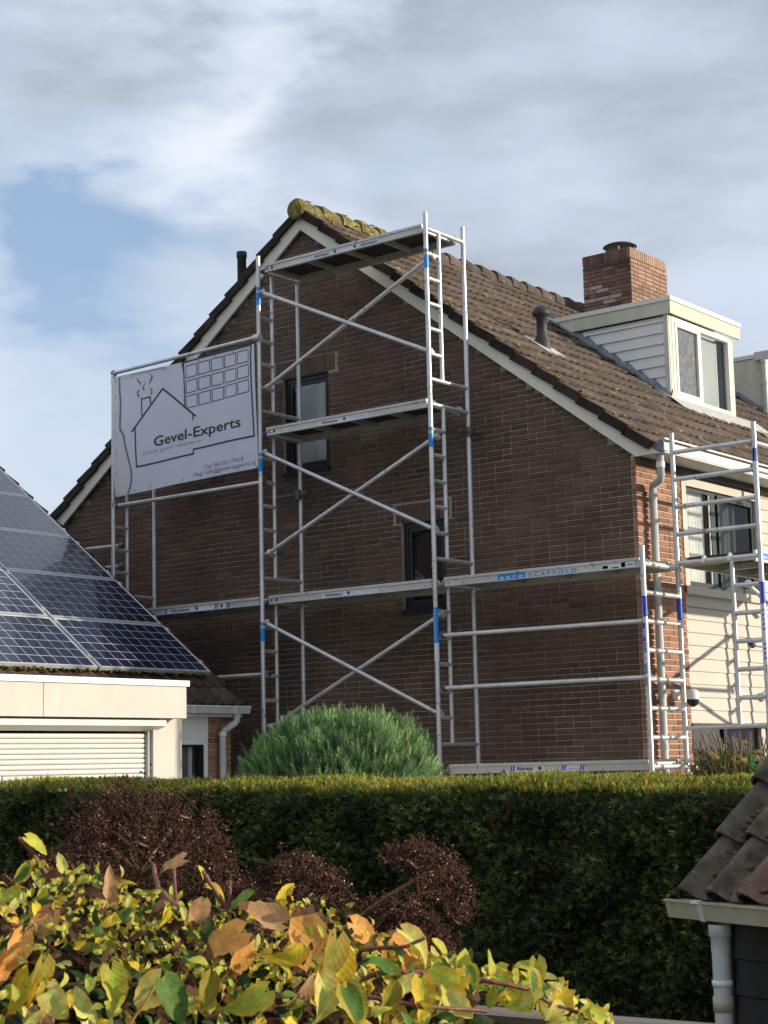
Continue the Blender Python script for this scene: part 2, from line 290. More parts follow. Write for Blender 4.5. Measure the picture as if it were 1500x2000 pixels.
M['ground'] = pbr('ground', (0.07, 0.075, 0.035), (0.12, 0.11, 0.06), scale=0.6, rough=1.0, spots=((0.05, 0.08, 0.02), 2.0, 0.5, 0.1))
M['paving'] = pbr('paving', (0.22, 0.20, 0.18), (0.30, 0.28, 0.25), scale=3, rough=0.9, bump=0.2)
M['cam_white'] = pbr('white_plastic', (0.78, 0.77, 0.74), rough=0.35)

# ---------------------------------------------------------------- mesh helpers
class MB:
    def sheet_x(s, x, y0, y1, z0, z1, m): s.add([(x, y0, z0), (x, y1, z0), (x, y1, z1), (x, y0, z1)], [(0, 1, 2, 3)], m)
    def __init__(s): s.v = []; s.f = []; s.m = []; s.mats = []; s.smooth = []; s.t = []; s.curt = 1.0
    def mi(s, m):
        if m not in s.mats: s.mats.append(m)
        return s.mats.index(m)
    def add(s, vs, fs, m, smooth=False):
        b = len(s.v); k = s.mi(m); s.v += [tuple(map(float, p)) for p in vs]
        for f in fs: s.f.append(tuple(b + i for i in f)); s.m.append(k); s.smooth.append(smooth); s.t.append(s.curt)
    def box(s, x0, x1, y0, y1, z0, z1, m):
        vs = [(x, y, z) for x in (x0, x1) for y in (y0, y1) for z in (z0, z1)]
        s.add(vs, [(0, 1, 3, 2), (4, 6, 7, 5), (0, 4, 5, 1), (2, 3, 7, 6), (0, 2, 6, 4), (1, 5, 7, 3)], m)
    def obox(s, o, a, b, c, m):                      # corner + three edge vectors
        o, a, b, c = map(np.array, (o, a, b, c))
        vs = [o + i * a + j * b + k * c for i in (0, 1) for j in (0, 1) for k in (0, 1)]
        fs = [(0, 1, 3, 2), (4, 6, 7, 5), (0, 4, 5, 1), (2, 3, 7, 6), (0, 2, 6, 4), (1, 5, 7, 3)]
        if np.dot(np.cross(a, b), c) < 0: fs = [f[::-1] for f in fs]
        s.add(vs, fs, m)
    def prism(s, poly, axis, a, b, m):
        """poly: 2-D outline in the two axes other than `axis`, extruded from a to b"""
        n = len(poly); vs = []
        for t in (a, b):
            for p in poly:
                q = list(p); q.insert(axis, t); vs.append(q)
        fs = [tuple(range(n))[::-1], tuple(range(n, 2 * n))] + [(i, (i + 1) % n, n + (i + 1) % n, n + i) for i in range(n)]
        s.add(vs, fs, m)
    def tube(s, p0, p1, r, m, n=10, r2=None, caps=True):
        s.path([p0, p1], r, m, n, r2, caps)
    def path(s, pts, r, m, n=10, r2=None, caps=True, smooth=True):
        pts = [np.array(p, float) for p in pts]; L = len(pts); vs = []
        d0 = pts[1] - pts[0]; ref = np.array([0, 0, 1.0]) if abs(d0[2]) < 0.9 * np.linalg.norm(d0) else np.array([0, 1.0, 0])
        for i, p in enumerate(pts):
            d = pts[min(i + 1, L - 1)] - pts[max(i - 1, 0)]; d /= (np.linalg.norm(d) + 1e-12)
            a = np.cross(ref, d); a /= (np.linalg.norm(a) + 1e-12); b = np.cross(d, a)
            rr = r if r2 is None else r + (r2 - r) * i / (L - 1)
            for k in range(n):
                t = 2 * PI * k / n; vs.append(p + rr * (math.cos(t) * a + math.sin(t) * b))
        fs = [(i * n + k, i * n + (k + 1) % n, (i + 1) * n + (k + 1) % n, (i + 1) * n + k) for i in range(L - 1) for k in range(n)]
        s.add(vs, fs, m, smooth)
        if caps: s.add(vs[:n], [tuple(range(n))[::-1]], m); s.add(vs[-n:], [tuple(range(n))], m)
    def lathe(s, prof, c, m, n=20, axis=(0, 0, 1)):
        ax = np.array(axis, float); ax /= np.linalg.norm(ax)
        a = np.cross(ax, (0, 1, 0.01)); a /= np.linalg.norm(a); b = np.cross(ax, a); vs = []
        for r, h in prof:
            for k in range(n):
                t = 2 * PI * k / n; vs.append(np.array(c) + ax * h + r * (math.cos(t) * a + math.sin(t) * b))
        L = len(prof)
        s.add(vs, [(i * n + k, i * n + (k + 1) % n, (i + 1) * n + (k + 1) % n, (i + 1) * n + k) for i in range(L - 1) for k in range(n)], m, True)
        s.add(vs[:n], [tuple(range(n))[::-1]], m); s.add(vs[-n:], [tuple(range(n))], m)
    def mesh(s, name, tint=False):
        me = bpy.data.meshes.new(name); me.from_pydata(s.v, [], s.f)
        for m in s.mats: me.materials.append(m)
        me.polygons.foreach_set('material_index', s.m); me.polygons.foreach_set('use_smooth', s.smooth)
        if tint:
            at = me.color_attributes.new('tint', 'FLOAT_COLOR', 'CORNER')
            cnt = np.array([len(f) for f in s.f]); t = np.array([(x if hasattr(x, '__len__') else (x, x, x)) for x in s.t], float)
            c = np.repeat(np.c_[t, np.ones(len(t))], cnt, axis=0)
            at.data.foreach_set('color', c.ravel().astype(np.float32))
        me.update(); return me

WM = {}
def link(name, data, parent=None, mat=None, kind=None, label=None):
    o = bpy.data.objects.new(name, data); COL.objects.link(o)
    mw = mat if mat is not None else Matrix.Identity(4)
    WM[o] = mw
    if parent is not None: o.parent = parent; o.matrix_basis = WM[parent].inverted() @ mw
    else: o.matrix_basis = mw
    if kind: o['kind'] = kind
    if label: o['label'] = label
    return o
def part(name, mb, parent=None, kind=None, label=None, tint=False):
    return link(name, mb.mesh(name, tint), parent, None, kind, label)
def thing(name, label, cat, loc, group=None):
    o = link(name, None, None, Matrix.Translation(Vector(tuple(map(float, loc)))))
    o.empty_display_size = 0.2
    return tag(o, label, cat, group)
def tag(o, label, cat, group=None):
    o['label'] = label; o['category'] = cat
    if group: o['group'] = group
    return o
def basis(o, a, b, c):
    return Matrix(((a[0], b[0], c[0], o[0]), (a[1], b[1], c[1], o[1]), (a[2], b[2], c[2], o[2]), (0, 0, 0, 1)))

def np_mesh(name, V, Fq, mats, tint=None, mi=None):
    """large meshes: V (n,3), Fq (m,k) faces of equal size, tint per face"""
    me = bpy.data.meshes.new(name); n, k = Fq.shape
    me.vertices.add(len(V)); me.vertices.foreach_set('co', np.ascontiguousarray(V, np.float32).ravel())
    me.loops.add(n * k); me.loops.foreach_set('vertex_index', Fq.ravel().astype(np.int32))
    me.polygons.add(n); me.polygons.foreach_set('loop_start', (np.arange(n) * k).astype(np.int32))
    me.polygons.foreach_set('loop_total', np.full(n, k, np.int32))
    for m in mats: me.materials.append(m)
    if mi is not None: me.polygons.foreach_set('material_index', np.asarray(mi, np.int32))
    if tint is not None:
        at = me.color_attributes.new('tint', 'FLOAT_COLOR', 'CORNER')
        c = np.repeat(np.c_[tint, np.ones(len(tint))], k, axis=0).astype(np.float32); at.data.foreach_set('color', c.ravel())
    me.update(calc_edges=True); me.validate(); return me
def scatter(tv, tf, T, R, S, tint):
    """copies of a small template as one mesh: tv (n,3), tf (m,k), T (c,3), R (c,3,3), S (c,) or (c,3)"""
    S = np.asarray(S); S = S[:, None, None] if S.ndim == 1 else S[:, None, :]
    V = np.einsum('cij,cnj->cni', R, tv[None] * S) + T[:, None, :]
    c = len(T); Fq = (tf[None] + (np.arange(c) * len(tv))[:, None, None]).reshape(-1, tf.shape[1])
    return V.reshape(-1, 3), Fq, np.repeat(tint, len(tf), axis=0)
def frames_from_dir(D, spin):
    """rotation whose z axis follows D, spun about it"""
    D = D / np.linalg.norm(D, axis=1, keepdims=True)
    ref = np.where(np.abs(D[:, 2:3]) < 0.95, np.array([[0, 0, 1.0]]), np.array([[1.0, 0, 0]]))
    A = np.cross(ref, D); A /= np.linalg.norm(A, axis=1, keepdims=True); B = np.cross(D, A)
    c, s_ = np.cos(spin)[:, None], np.sin(spin)[:, None]
    X = A * c + B * s_; Y = -A * s_ + B * c
    return np.stack([X, Y, D], axis=2)

def text_verts(txt, shear=0.0, bold=0.0):
    cu = bpy.data.curves.new('t', 'FONT'); cu.body = txt; cu.shear = shear; cu.resolution_u = 3; cu.offset = bold
    o = bpy.data.objects.new('t', cu); COL.objects.link(o)
    dg = bpy.context.evaluated_depsgraph_get(); dg.update()
    me = o.evaluated_get(dg).to_mesh()
    v = [tuple(p.co) for p in me.vertices]; f = [tuple(p.vertices) for p in me.polygons]
    o.evaluated_get(dg).to_mesh_clear(); bpy.data.objects.remove(o); bpy.data.curves.remove(cu)
    return np.array(v), f
def lettering(parent, txt, O, E, up, height, m, shear=0.0, bold=0.0, warp=None, name='lettering', width_fit=True, rel=None):
    """text whose baseline runs from O to E (its full width) with letters growing along `up`"""
    v, f = text_verts(txt, shear, bold); x0, x1 = v[:, 0].min(), v[:, 0].max(); y1 = 0.729
    O, E, up = np.array(O, float), np.array(E, float), np.array(up, float)
    W = E - O; P = O + (v[:, :1] - x0) / (x1 - x0) * W + v[:, 1:2] / y1 * height * up
    if warp is not None: P = np.array([warp(p) for p in P])
    mb = MB(); mb.add(P, f, m); return part(name, mb, parent)

print('base done')
# ---------------------------------------------------------------- ground
g = MB(); g.box(-600, 600, -600, 600, -0.3, 0.0, M['ground']); o = part('ground', g); o['kind'] = 'structure'
g = MB(); g.box(-14, 4.5, -3.6, -0.0, 0.004, 0.03, M['paving']); g.box(0.0, 6.0, 0.0, 14, 0.004, 0.03, M['paving'])
o = part('pavement', g); o['kind'] = 'structure'

# ---------------------------------------------------------------- brick house
XR, SL = -4.45, 0.755
ZR = lambda x: 5.66 - SL * x if x > XR else 5.66 - SL * (2 * XR - x)     # tile surface height
ZB = lambda x: ZR(x) - 0.295                                            # lower edge of the barge board
W2, X_L = 8.9, -8.9
house = thing('brick_house', 'tall dark brick end house with brown tiled gable roof and cream barge boards', 'house', (-4.45, 4, 0))
BH, BS = 0.052, 0.0625

def brick_mesh(L, D, k):
    """face towards -Y, slightly irregular chamfered block"""
    r = random.Random(k); c = 0.004; j = lambda a: r.uniform(-a, a)
    f = [(c + j(.002), -0.001 + j(.0015), c + j(.0015)), (L - c + j(.002), -0.001 + j(.0015), c + j(.0015)), (L - c + j(.002), -0.001 + j(.0015), BH - c + j(.0015)), (c + j(.002), -0.001 + j(.0015), BH - c + j(.0015))]
    e = [(0, c, 0), (L, c, 0), (L, c, BH), (0, c, BH)]; bk = [(0, D, 0), (L, D, 0), (L, D, BH), (0, D, BH)]
    fs = [(0, 1, 2, 3)] + [(i, 4 + i, 4 + (i + 1) % 4, (i + 1) % 4) for i in range(4)] + [(4 + i, 8 + i, 8 + (i + 1) % 4, 4 + (i + 1) % 4) for i in range(4)]
    return f + e + bk, fs
BM = {}
def bricks_of(parent, items, mats, n_single, key):
    """items: (score, L, D, matrix, tint); the best-seen become single bricks, the rest one joined part"""
    items.sort(key=lambda t: -t[0])
    for i, (sc_, L, D, mw, tn) in enumerate(items[:n_single]):
        kk = (key, round(L, 3), round(D, 3), i % 5)
        if kk not in BM:
            mb = MB(); v, f = brick_mesh(L, D, hash(kk[1:]) % 999 + i % 5); mb.add(v, f, mats); BM[kk] = mb.mesh('brick')
        b = link('brick', BM[kk], parent, mw); b.color = (tn, tn, tn, 1)
    rest = items[n_single:]
    if rest:
        mb = MB()
        for i, (sc_, L, D, mw, tn) in enumerate(rest):
            v, f = brick_mesh(L, D, i % 37); mb.curt = tn; mb.add([mw @ Vector(p) for p in v], f, mats)
        b = part('bricks', mb, parent, kind='stuff', tint=True); b.color = (0, 0, 0, 1)

def overlaps(x0, x1, z0, z1, boxes):
    return any(x0 < b[1] and x1 > b[0] and z0 < b[3] - 0.004 and z1 > b[2] + 0.004 for b in boxes)
def course_cuts(rnd, x0, x1, start):
    xs = [x0]; x = x0 + start
    while x < x1 - 0.03:
        xs.append(x); x += 0.22 if rnd.random() > 0.12 else 0.11
    xs.append(x1 + 0.0105); return xs

WIN1 = (-4.83, -4.11, 5.775, 6.93)
WIN2 = (-3.07, -2.46, 3.99, 4.975)
LINT = [(-4.97, -3.97, 6.93, 7.14), (-3.171, -2.359, 4.975, 5.185)]
wall = MB()                                                     # mortar bed with the two openings
DEP = 0.10
cuts = sorted([X_L, XR, 0.0] + [WIN1[0], WIN1[1], WIN2[0], WIN2[1]])
for a, b in zip(cuts[:-1], cuts[1:]):
    top = lambda x: ZB(x) + 0.16
    def slab(z0a, z0b, z1a, z1b): b_ = b if b < -0.01 else -0.06; wall.prism([(a, z0a), (b_, z0b), (b_, z1b), (a, z1a)], 1, 0.009, 0.12, M['mortar'])
    w = WIN1 if a >= WIN1[0] - 1e-6 and b <= WIN1[1] + 1e-6 else WIN2 if a >= WIN2[0] - 1e-6 and b <= WIN2[1] + 1e-6 else None
    if w: slab(0, 0, w[2], w[2]); slab(w[3], w[3], top(a), top(b))
    else: slab(0, 0, top(a), top(b))
gw = part('gable_wall', wall, house)
items = []; rnd = random.Random(3)
nrow = int(9.2 / BS)
for r_ in range(nrow):
    z = 0.03 + r_ * BS
    xs = course_cuts(rnd, X_L, -0.062, 0.11 if r_ % 2 else 0.22)
    for a, b in zip(xs[:-1], xs[1:]):
        b -= 0.0105
        if b - a < 0.03: continue
        if z + BH > min(ZB(a), ZB(b)) + 0.13: continue
        segs = [(a, b)]
        for w in (WIN1, WIN2) + tuple(LINT):
            if z < w[3] - 0.004 and z + BH > w[2] + 0.004:
                ns = []
                for p, q in segs:
                    if q <= w[0] or p >= w[1]: ns.append((p, q)); continue
                    if p < w[0]: ns.append((p, w[0] - 0.004))
                    if q > w[1]: ns.append((w[1] + 0.004, q))
                segs = ns
        for p, q in segs:
            if q - p < 0.025: continue
            corner = False
            D = (0.10 if r_ % 2 else 0.21) if corner else 0.05
            dist = np.linalg.norm(np.array([(p + q) / 2, 0, z]) - CAM); vis = 2.12 < z
            tn = min(1, max(0, rnd.gauss(0.47, 0.15)))
            mw = Matrix.Translation((p, rnd.uniform(-0.003, 0.0025), z + rnd.uniform(-.0012, .0012))) @ Matrix.Rotation(rnd.gauss(0, 0.004), 4, 'Y')
            items.append(((1000 if vis else 0) - dist * 10 + (q - p) * 2, q - p, D, mw, tn))
for w in LINT:                                                  # soldier courses over the windows
    n = int((w[1] - w[0]) / BS); x0 = (w[0] + w[1]) / 2 - n * BS / 2
    for i in range(n):
        mw = Matrix.Translation((x0 + i * BS + BH, -0.001, w[2] + 0.004)) @ Matrix.Rotation(-PI / 2, 4, 'Y')
        items.append((1000 - 200, 0.205, 0.05, mw, min(1, max(0, rnd.gauss(0.52, 0.15)))))
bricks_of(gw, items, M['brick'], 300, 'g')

# black framed windows in the gable
def gable_window(w, pane_fn, label):
    x0, x1, z0, z1 = w
    f = MB(); y0, y1 = 0.055, 0.115; t = 0.055
    f.box(x0, x0 + t, y0, y1, z0, z1, M['black_frame']); f.box(x1 - t, x1, y0, y1, z0, z1, M['black_frame'])
    f.box(x0 + t, x1 - t, y0, y1, z1 - t, z1, M['black_frame']); f.box(x0 + t, x1 - t, y0, y1, z0, z0 + t, M['black_frame'])
    wd = part('window', f, house, label=label)
    s = MB(); i0, i1, k0, k1 = x0 + t, x1 - t, z0 + t, z1 - t; t2 = 0.045
    for bx in ((i0, i0 + t2, k0, k1), (i1 - t2, i1, k0, k1), (i0 + t2, i1 - t2, k1 - t2, k1), (i0 + t2, i1 - t2, k0, k0 + t2)):
        s.box(bx[0], bx[1], y0 + 0.012, y1 - 0.01, bx[2], bx[3], M['black_frame'])
    part('sash', s, wd)
    p = MB(); p.add([(i0 + t2, .085, k0 + t2), (i1 - t2, .085, k0 + t2), (i1 - t2, .085, k1 - t2), (i0 + t2, .085, k1 - t2)], [(0, 1, 2, 3)], M['glass']); part('pane', p, wd)
    rv = MB(); rv.box(x0 - 0.0, x1, 0.12, 0.5, z0, z0 + 0.02, M['dark']); rv.box(x0, x1, 0.5, 0.52, z0, z1, M['dark'])
    rv.box(x0, x0 + 0.02, 0.12, 0.5, z0, z1, M['dark']); rv.box(x1 - 0.02, x1, 0.12, 0.5, z0, z1, M['dark']); rv.box(x0, x1, 0.12, 0.5, z1 - 0.02, z1, M['dark'])
    part('interior', rv, wd)
    sl = MB(); sl.box(x0 - 0.01, x1 + 0.01, -0.035, 0.06, z0 - 0.052, z0 - 0.004, M['black_frame']); part('sill', sl, wd)
    pane_fn(wd, i0 + t2, i1 - t2, k0 + t2, k1 - t2)
def pane1(wd, a, b, c, d):
    m = MB(); n = 24
    vs = []; fs = []
    for i in range(n + 1):
        x = a + (b - a) * (0.13 + 0.87 * i / n); y = 0.100 + 0.004 * math.sin(i * 1.7) + (0.02 if i in (15, 16, 17) else 0)
        vs += [(x, y, c), (x, y, d)]
    fs = [(2 * i, 2 * i + 2, 2 * i + 3, 2 * i + 1) for i in range(n)]
    m.add(vs, fs, M['blind']); part('blind', m, wd)
    m = MB(); m.box(a + 0.03, a + 0.05, 0.100, 0.106, c, d, M['cheek']); part('blind_edge', m, wd)
def pane2(wd, a, b, c, d):
    m = MB(); m.box(a, b, 0.14, 0.15, c, d, M['dark']); part('backing', m, wd)
gable_window(WIN1, pane1, 'upper window with pale blind behind the glass')
gable_window(WIN2, pane2, 'lower dark narrow window')

# facade side: narrow brick pier, cream boards, window
fw = MB()
fw.box(-0.059, -0.009, 0.009, 0.955, 0, 5.38, M['mortar_l'])
fwall = part('facade_wall', fw, house)
items = []; rnd = random.Random(9)
for r_ in range(int(5.34 / BS)):
    z = 0.03 + r_ * BS; y0 = -0.001
    ys = course_cuts(rnd, y0, 0.955 + rnd.uniform(-.006, .014), 0.22 if r_ % 2 else 0.11)
    for a, b in zip(ys[:-1], ys[1:]):
        b -= 0.0105
        if b - a < 0.03: continue
        mw = Matrix.Translation((rnd.uniform(-0.001, 0.002), a, z)) @ Matrix.Rotation(PI / 2, 4, 'Z')
        tn = min(1, max(0, rnd.gauss(0.5, 0.2)))
        items.append((1 if z > 2.1 else 0, b - a, 0.05, mw, tn))
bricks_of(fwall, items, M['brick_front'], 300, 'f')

YW0, YW1, ZW0, ZW1 = 1.07, 2.70, 4.085, 5.17
cl = MB()
cl.box(-0.12, -0.03, 0.955, 14, 2.62, 4.0, M['cream']); cl.box(-0.12, -0.03, YW1 + 0.06, 14, 4.0, 5.34, M['cream'])
cl.box(-0.12, -0.03, 0.955, YW1 + 0.06, 5.26, 5.34, M['cream']); cl.box(-0.12, -0.1, 0.955, 14, 0, 2.62, M['dark'])
clad = part('cladding', cl, house, label='cream horizontal board cladding of the sunlit facade')
def board(y0, y1, z, h=0.1385):
    m = MB(); m.prism([(-0.03, z), (-0.004, z), (-0.004, z + 0.012), (-0.016, z + h - 0.004), (-0.03, z + h - 0.004)], 1, y0, y1, M['cream'])
    part('siding_board', m, clad)
z = 2.615
while z < 3.97:
    board(0.962, 14, z, min(0.1385, 4.0 - z)); z += 0.1385
while z < 5.3:
    board(YW1 + 0.075, 14, z); z += 0.1385
tr = MB()
tr.box(-0.06, 0.012, 0.958, 1.055, 4.003, 5.262, M['cream']); tr.box(-0.06, 0.012, YW1 + 0.02, YW1 + 0.072, 4.003, 5.262, M['cream'])
tr.box(-0.06, 0.03, 0.958, YW1 + 0.08, 3.99, 4.075, M['cream']); tr.box(-0.06, 0.014, 1.055, YW1 + 0.02, 5.175, 5.262, M['cream'])
part('window_surround', tr, clad)
win = MB(); G = M['green_frame']; t = 0.04
win.box(-0.07, -0.02, YW0 - 0.012, YW0 + t, ZW0, ZW1, G); win.box(-0.07, -0.02, YW1 - t, YW1 + 0.018, ZW0, ZW1, G)
win.box(-0.07, -0.02, YW0 + t, YW1 - t, ZW1 - t, ZW1, G); win.box(-0.07, -0.02, YW0 + t, YW1 - t, ZW0 - 0.008, ZW0 + 0.055, G)
win.box(-0.075, -0.012, 1.655, 1.755, ZW0 + 0.055, ZW1 - t, G); win.box(-0.06, 0.0, 1.80, 1.90, ZW0 + 0.03, ZW1 - 0.02, G)
win.box(-0.06, 0.0, 1.90, YW1 - t, ZW1 - 0.075, ZW1 - 0.04, G)
wd = part('window', win, house, label='dark green framed upstairs window with curtains')
p = MB(); p.sheet_x(-0.047, YW0 + t, 1.655, ZW0 + 0.055, ZW1 - t, M['glass']); part('pane', p, wd)
p = MB(); p.sheet_x(-0.037, 1.90, YW1 - t, ZW0 + 0.055, ZW1 - 0.075, M['glass_d']); part('pane', p, wd)
p = MB(); p.box(-0.03, -0.02, 1.632, 1.648, ZW0 + 0.05, ZW1 - 0.03, M['pv_frame']); part('glazing_bead', p, wd)
def curtain(parent, x, y0, y1, z0, z1, m, amp=0.018, folds=9, bands=()):
    c = MB(); n = folds * 8; vs = []; zz = [z0] + [q for b in bands for q in b] + [z1]
    for i in range(n + 1):
        for zq in zz: vs.append((x + amp * math.sin(2 * PI * folds * i / n) + 0.3 * amp * math.sin(i * 0.9), y0 + (y1 - y0) * i / n, zq))
    k = len(zz)
    for r_ in range(k - 1):
        mm = M['curtain_b'] if r_ % 2 else m
        c.add(vs, [(i * k + r_, (i + 1) * k + r_, (i + 1) * k + r_ + 1, i * k + r_ + 1) for i in range(n)], mm, True)
    part('curtain', c, parent)
curtain(wd, -0.10, YW0 + 0.02, 1.64, ZW0, ZW1, M['curtain'], 0.006, 8, ((4.42, 4.47), (4.71, 4.76)))
curtain(wd, -0.12, 1.90, 2.46, ZW0, ZW1, M['curtain_g'], 0.02, 5)
p = MB(); p.box(-0.7, -0.65, 0.9, 3.0, 3.9, 5.3, M['dark']); p.box(-0.65, -0.13, 0.9, 3.0, 3.9, 3.95, M['dark']); p.box(-0.65, -0.13, 0.9, 0.95, 3.95, 5.3, M['dark'])
p.box(-0.65, -0.13, 2.95, 3.0, 3.95, 5.3, M['dark']); p.box(-0.65, -0.13, 0.95, 2.95, 5.25, 5.3, M['dark']); part('interior', p, wd)
# ground floor glazing under the cladding
win = MB(); BF = M['black_frame']
win.box(-0.09, 0.02, 0.958, 5.0, 2.57, 2.615, M['wood_br']); win.box(-0.08, -0.01, 0.958, 1.0, 0.05, 2.57, BF)
win.box(-0.08, -0.01, 1.70, 1.78, 0.05, 2.57, BF); win.box(-0.08, -0.01, 2.62, 2.72, 0.05, 2.57, M['cream']); win.box(-0.08, -0.01, 1.0, 1.70, 2.31, 2.35, BF)
wd = part('window', win, house, label='dark ground floor window half hidden by the shrub')
p = MB(); p.box(-0.06, -0.05, 1.0, 1.70, 2.35, 2.57, M['black_pvc']); p.sheet_x(-0.055, 1.78, 2.62, 0.05, 2.57, M['glass_d']); p.sheet_x(-0.055, 1.0, 1.70, 0.05, 2.31, M['glass_d']); part('pane', p, wd)
for i in range(9):
    p = MB(); p.obox((-0.03, 1.02, 1.70 + i * 0.065), (0, 0.34, 0), (0.03, 0, -0.03), (0.004, 0, 0.012), M['grey_trim']); part('louvre', p, wd)

# body of the house behind the walls
bd = MB(); bd.prism([(X_L, 0), (-0.75, 0), (-0.75, ZR(-0.75) - 0.2), (XR, ZR(XR) - 0.2), (X_L, ZR(X_L) - 0.2)], 1, 0.53, 14, M['dark']); part('core', bd, house)
lw = MB(); lw.box(X_L, X_L + 0.1, 0.12, 14, 0, 5.4, M['mortar_d']); part('rear_wall', lw, house)

# ---------------------------------------------------------------- main roof
TH = math.atan(SL); CS, SN = math.cos(TH), math.sin(TH)
roof = MB()
for sgn in (1, -1):
    xe = 0.20 if sgn == 1 else -9.10
    roof.prism([(xe, ZR(xe) - 0.09), (XR, ZR(XR) - 0.09), (XR, ZR(XR) - 0.15), (xe, ZR(xe) - 0.15)], 1, -0.03, 14, M['tile_dark'])
roof_o = part('roof', roof, house)
def tile_mesh(width, wave, length, h, th, m, lift, name='tile', seg=6):
    mb = MB(); n = int(round(width / wave * seg)); P = []
    for i in range(n + 1):
        u = width * i / n; w = h * (0.5 - 0.5 * math.cos(2 * PI * (u / wave))) ** 1.3; P.append((u, w))
    vs = []
    for v, dz in ((0, lift), (length, 0.0)):
        for off in (0, -th):
            for u, w in P: vs.append((u, v, w + dz + off))
    k = n + 1
    fs = []
    for i in range(n):
        fs.append((i, i + 1, 2 * k + i + 1, 2 * k + i))
        fs.append((k + i, k + i + 1, i + 1, i))
    mb.add(vs, fs, m, True)
    mb.smooth = [j % 2 == 0 for j in range(len(fs))]
    return mb
TW, TEX = 0.30, 0.338
tile_m = tile_mesh(TW, 0.15, 0.40, 0.021, 0.020, M['tile'], 0.036).mesh('tile')
def tile_array(parent, mesh, origin, eu, ev, ew, ncol, nrow, w, ex, n_single, skip=None, jit=0.004, seed=1):
    rnd = random.Random(seed); L = []
    eu, ev, ew, origin = map(np.array, (eu, ev, ew, origin))
    for r_ in range(nrow):
        for c_ in range(ncol):
            p = origin + eu * (c_ * w) + ev * (r_ * ex)
            if skip and skip(p, r_, c_): continue
            q = p + ew * rnd.uniform(-jit, jit) + ev * rnd.uniform(-jit, jit)
            a = rnd.gauss(0, 0.006); e1 = eu * math.cos(a) + ev * math.sin(a); e2 = np.cross(ew, e1)
            L.append((np.linalg.norm(p - CAM), basis(q, e1, e2, ew)))
    L.sort(key=lambda t: t[0])
    for d, mw in L[:n_single]: link('tile', mesh, parent, mw)
    rest = L[n_single:]
    if rest:
        V = np.array([v.co[:] for v in mesh.vertices]); F_ = np.array([p.vertices[:] for p in mesh.polygons])
        Ms = np.array([np.array(mw) for _, mw in rest])
        Vt = np.einsum('cij,nj->cni', Ms[:, :3, :3], V) + Ms[:, None, :3, 3]
        Fq = (F_[None] + (np.arange(len(rest)) * len(V))[:, None, None]).reshape(-1, 4)
        me = np_mesh('tiles', Vt.reshape(-1, 3), Fq, [mesh.materials[0]])
        sm = np.tile([p.use_smooth for p in mesh.polygons], len(rest)); me.polygons.foreach_set('use_smooth', sm)
        link('tiles', me, parent, None, 'stuff')
org = (0.235, -0.09, ZR(0.235) - 0.045)
tile_array(roof_o, tile_m, org, (0, 1, 0), (-CS, 0, SN), (SN, 0, CS), 42, 17, TW, TEX, 300, seed=4, skip=lambda p, r_, c_: r_ == 17 and False)
# far slope: only its verge column is ever in view
org = (2 * XR - 0.235, -0.09 + 42 * TW, ZR(0.235) - 0.045)
tile_array(roof_o, tile_m, org, (0, -1, 0), (CS, 0, SN), (-SN, 0, CS), 42, 17, TW, TEX, 0, seed=5)
# verge tiles with their hanging flaps
def verge(parent, x_e, sgn, zfun, y0, n, m, drop=0.10, label=None):
    for i in range(n):
        mb = MB(); v0 = i * TEX; ev = np.array([-sgn * CS, 0, SN]); ew = np.array([sgn * SN, 0, CS])
        o_ = np.array([x_e, y0, zfun(x_e) - 0.02]) + ev * v0
        jt = random.uniform(-0.006, 0.006); l0, l1 = 0.034, 0.004      # lower end rides on the tile below
        yo = -0.012
        pts = [o_ + ew * (l0 + jt), o_ + ev * (TEX + 0.03) + ew * l1, o_ + ev * (TEX + 0.03) + ew * (l1 - drop), o_ + ew * (l0 - drop + jt)]
        a = [p + np.array([0, yo, 0]) for p in pts]; a[0] = a[0] + np.array([0, -0.012, 0]); a[3] = a[3] + np.array([0, -0.012, 0])
        b = [p + np.array([0, 0.02, 0]) for p in pts]
        mb.add(a + b, [(0, 1, 2, 3)[::1], (7, 6, 5, 4), (0, 4, 5, 1), (2, 6, 7, 3), (3, 7, 4, 0), (1, 5, 6, 2)], m)
        part('verge_tile', mb, parent)
verge(roof_o, 0.255, 1, ZR, -0.105, 17, M['tile_dark'])
verge(roof_o, 2 * XR - 0.255, -1, ZR, -0.105, 17, M['tile_dark'])
# lichen cushions along the verge
rnd = random.Random(21)
def blob(mb, c, r, m, sq=0.6, seed=0):
    rr = random.Random(seed); vs = []; n = 7
    for i, (el, k) in enumerate(((-.9, n), (-.3, n), (.35, n), (.9, n))):
        for j in range(k):
            a = 2 * PI * j / k + i * .4; q = r * math.cos(el) * rr.uniform(.7, 1.25)
            vs.append((c[0] + q * math.cos(a), c[1] + q * math.sin(a), c[2] + r * sq * math.sin(el) * rr.uniform(.8, 1.2)))
    mb.add(vs, [(i * n + k, i * n + (k + 1) % n, (i + 1) * n + (k + 1) % n, (i + 1) * n + k) for i in range(3) for k in range(n)] + [tuple(range(3 * n, 4 * n))], m, True)
mb = MB()
for q in [(786, 521), (820, 547), (835, 556), (880, 592), (934, 626), (1008, 676), (1048, 700), (1092, 734), (1135, 762), (1203, 806), (1212, 812), (1266, 859), (640, 428), (652, 436), (680, 458), (695, 468)]:
    p = atY(q[0], q[1], -0.06)
    for k in range(2): blob(mb, p + np.array([rnd.uniform(-.03, .03), rnd.uniform(-.02, .05), rnd.uniform(-0.015, 0.01)]), rnd.uniform(.012, .026), M['moss'], .6, k)
part('moss_cushions', mb, roof_o, kind='stuff')
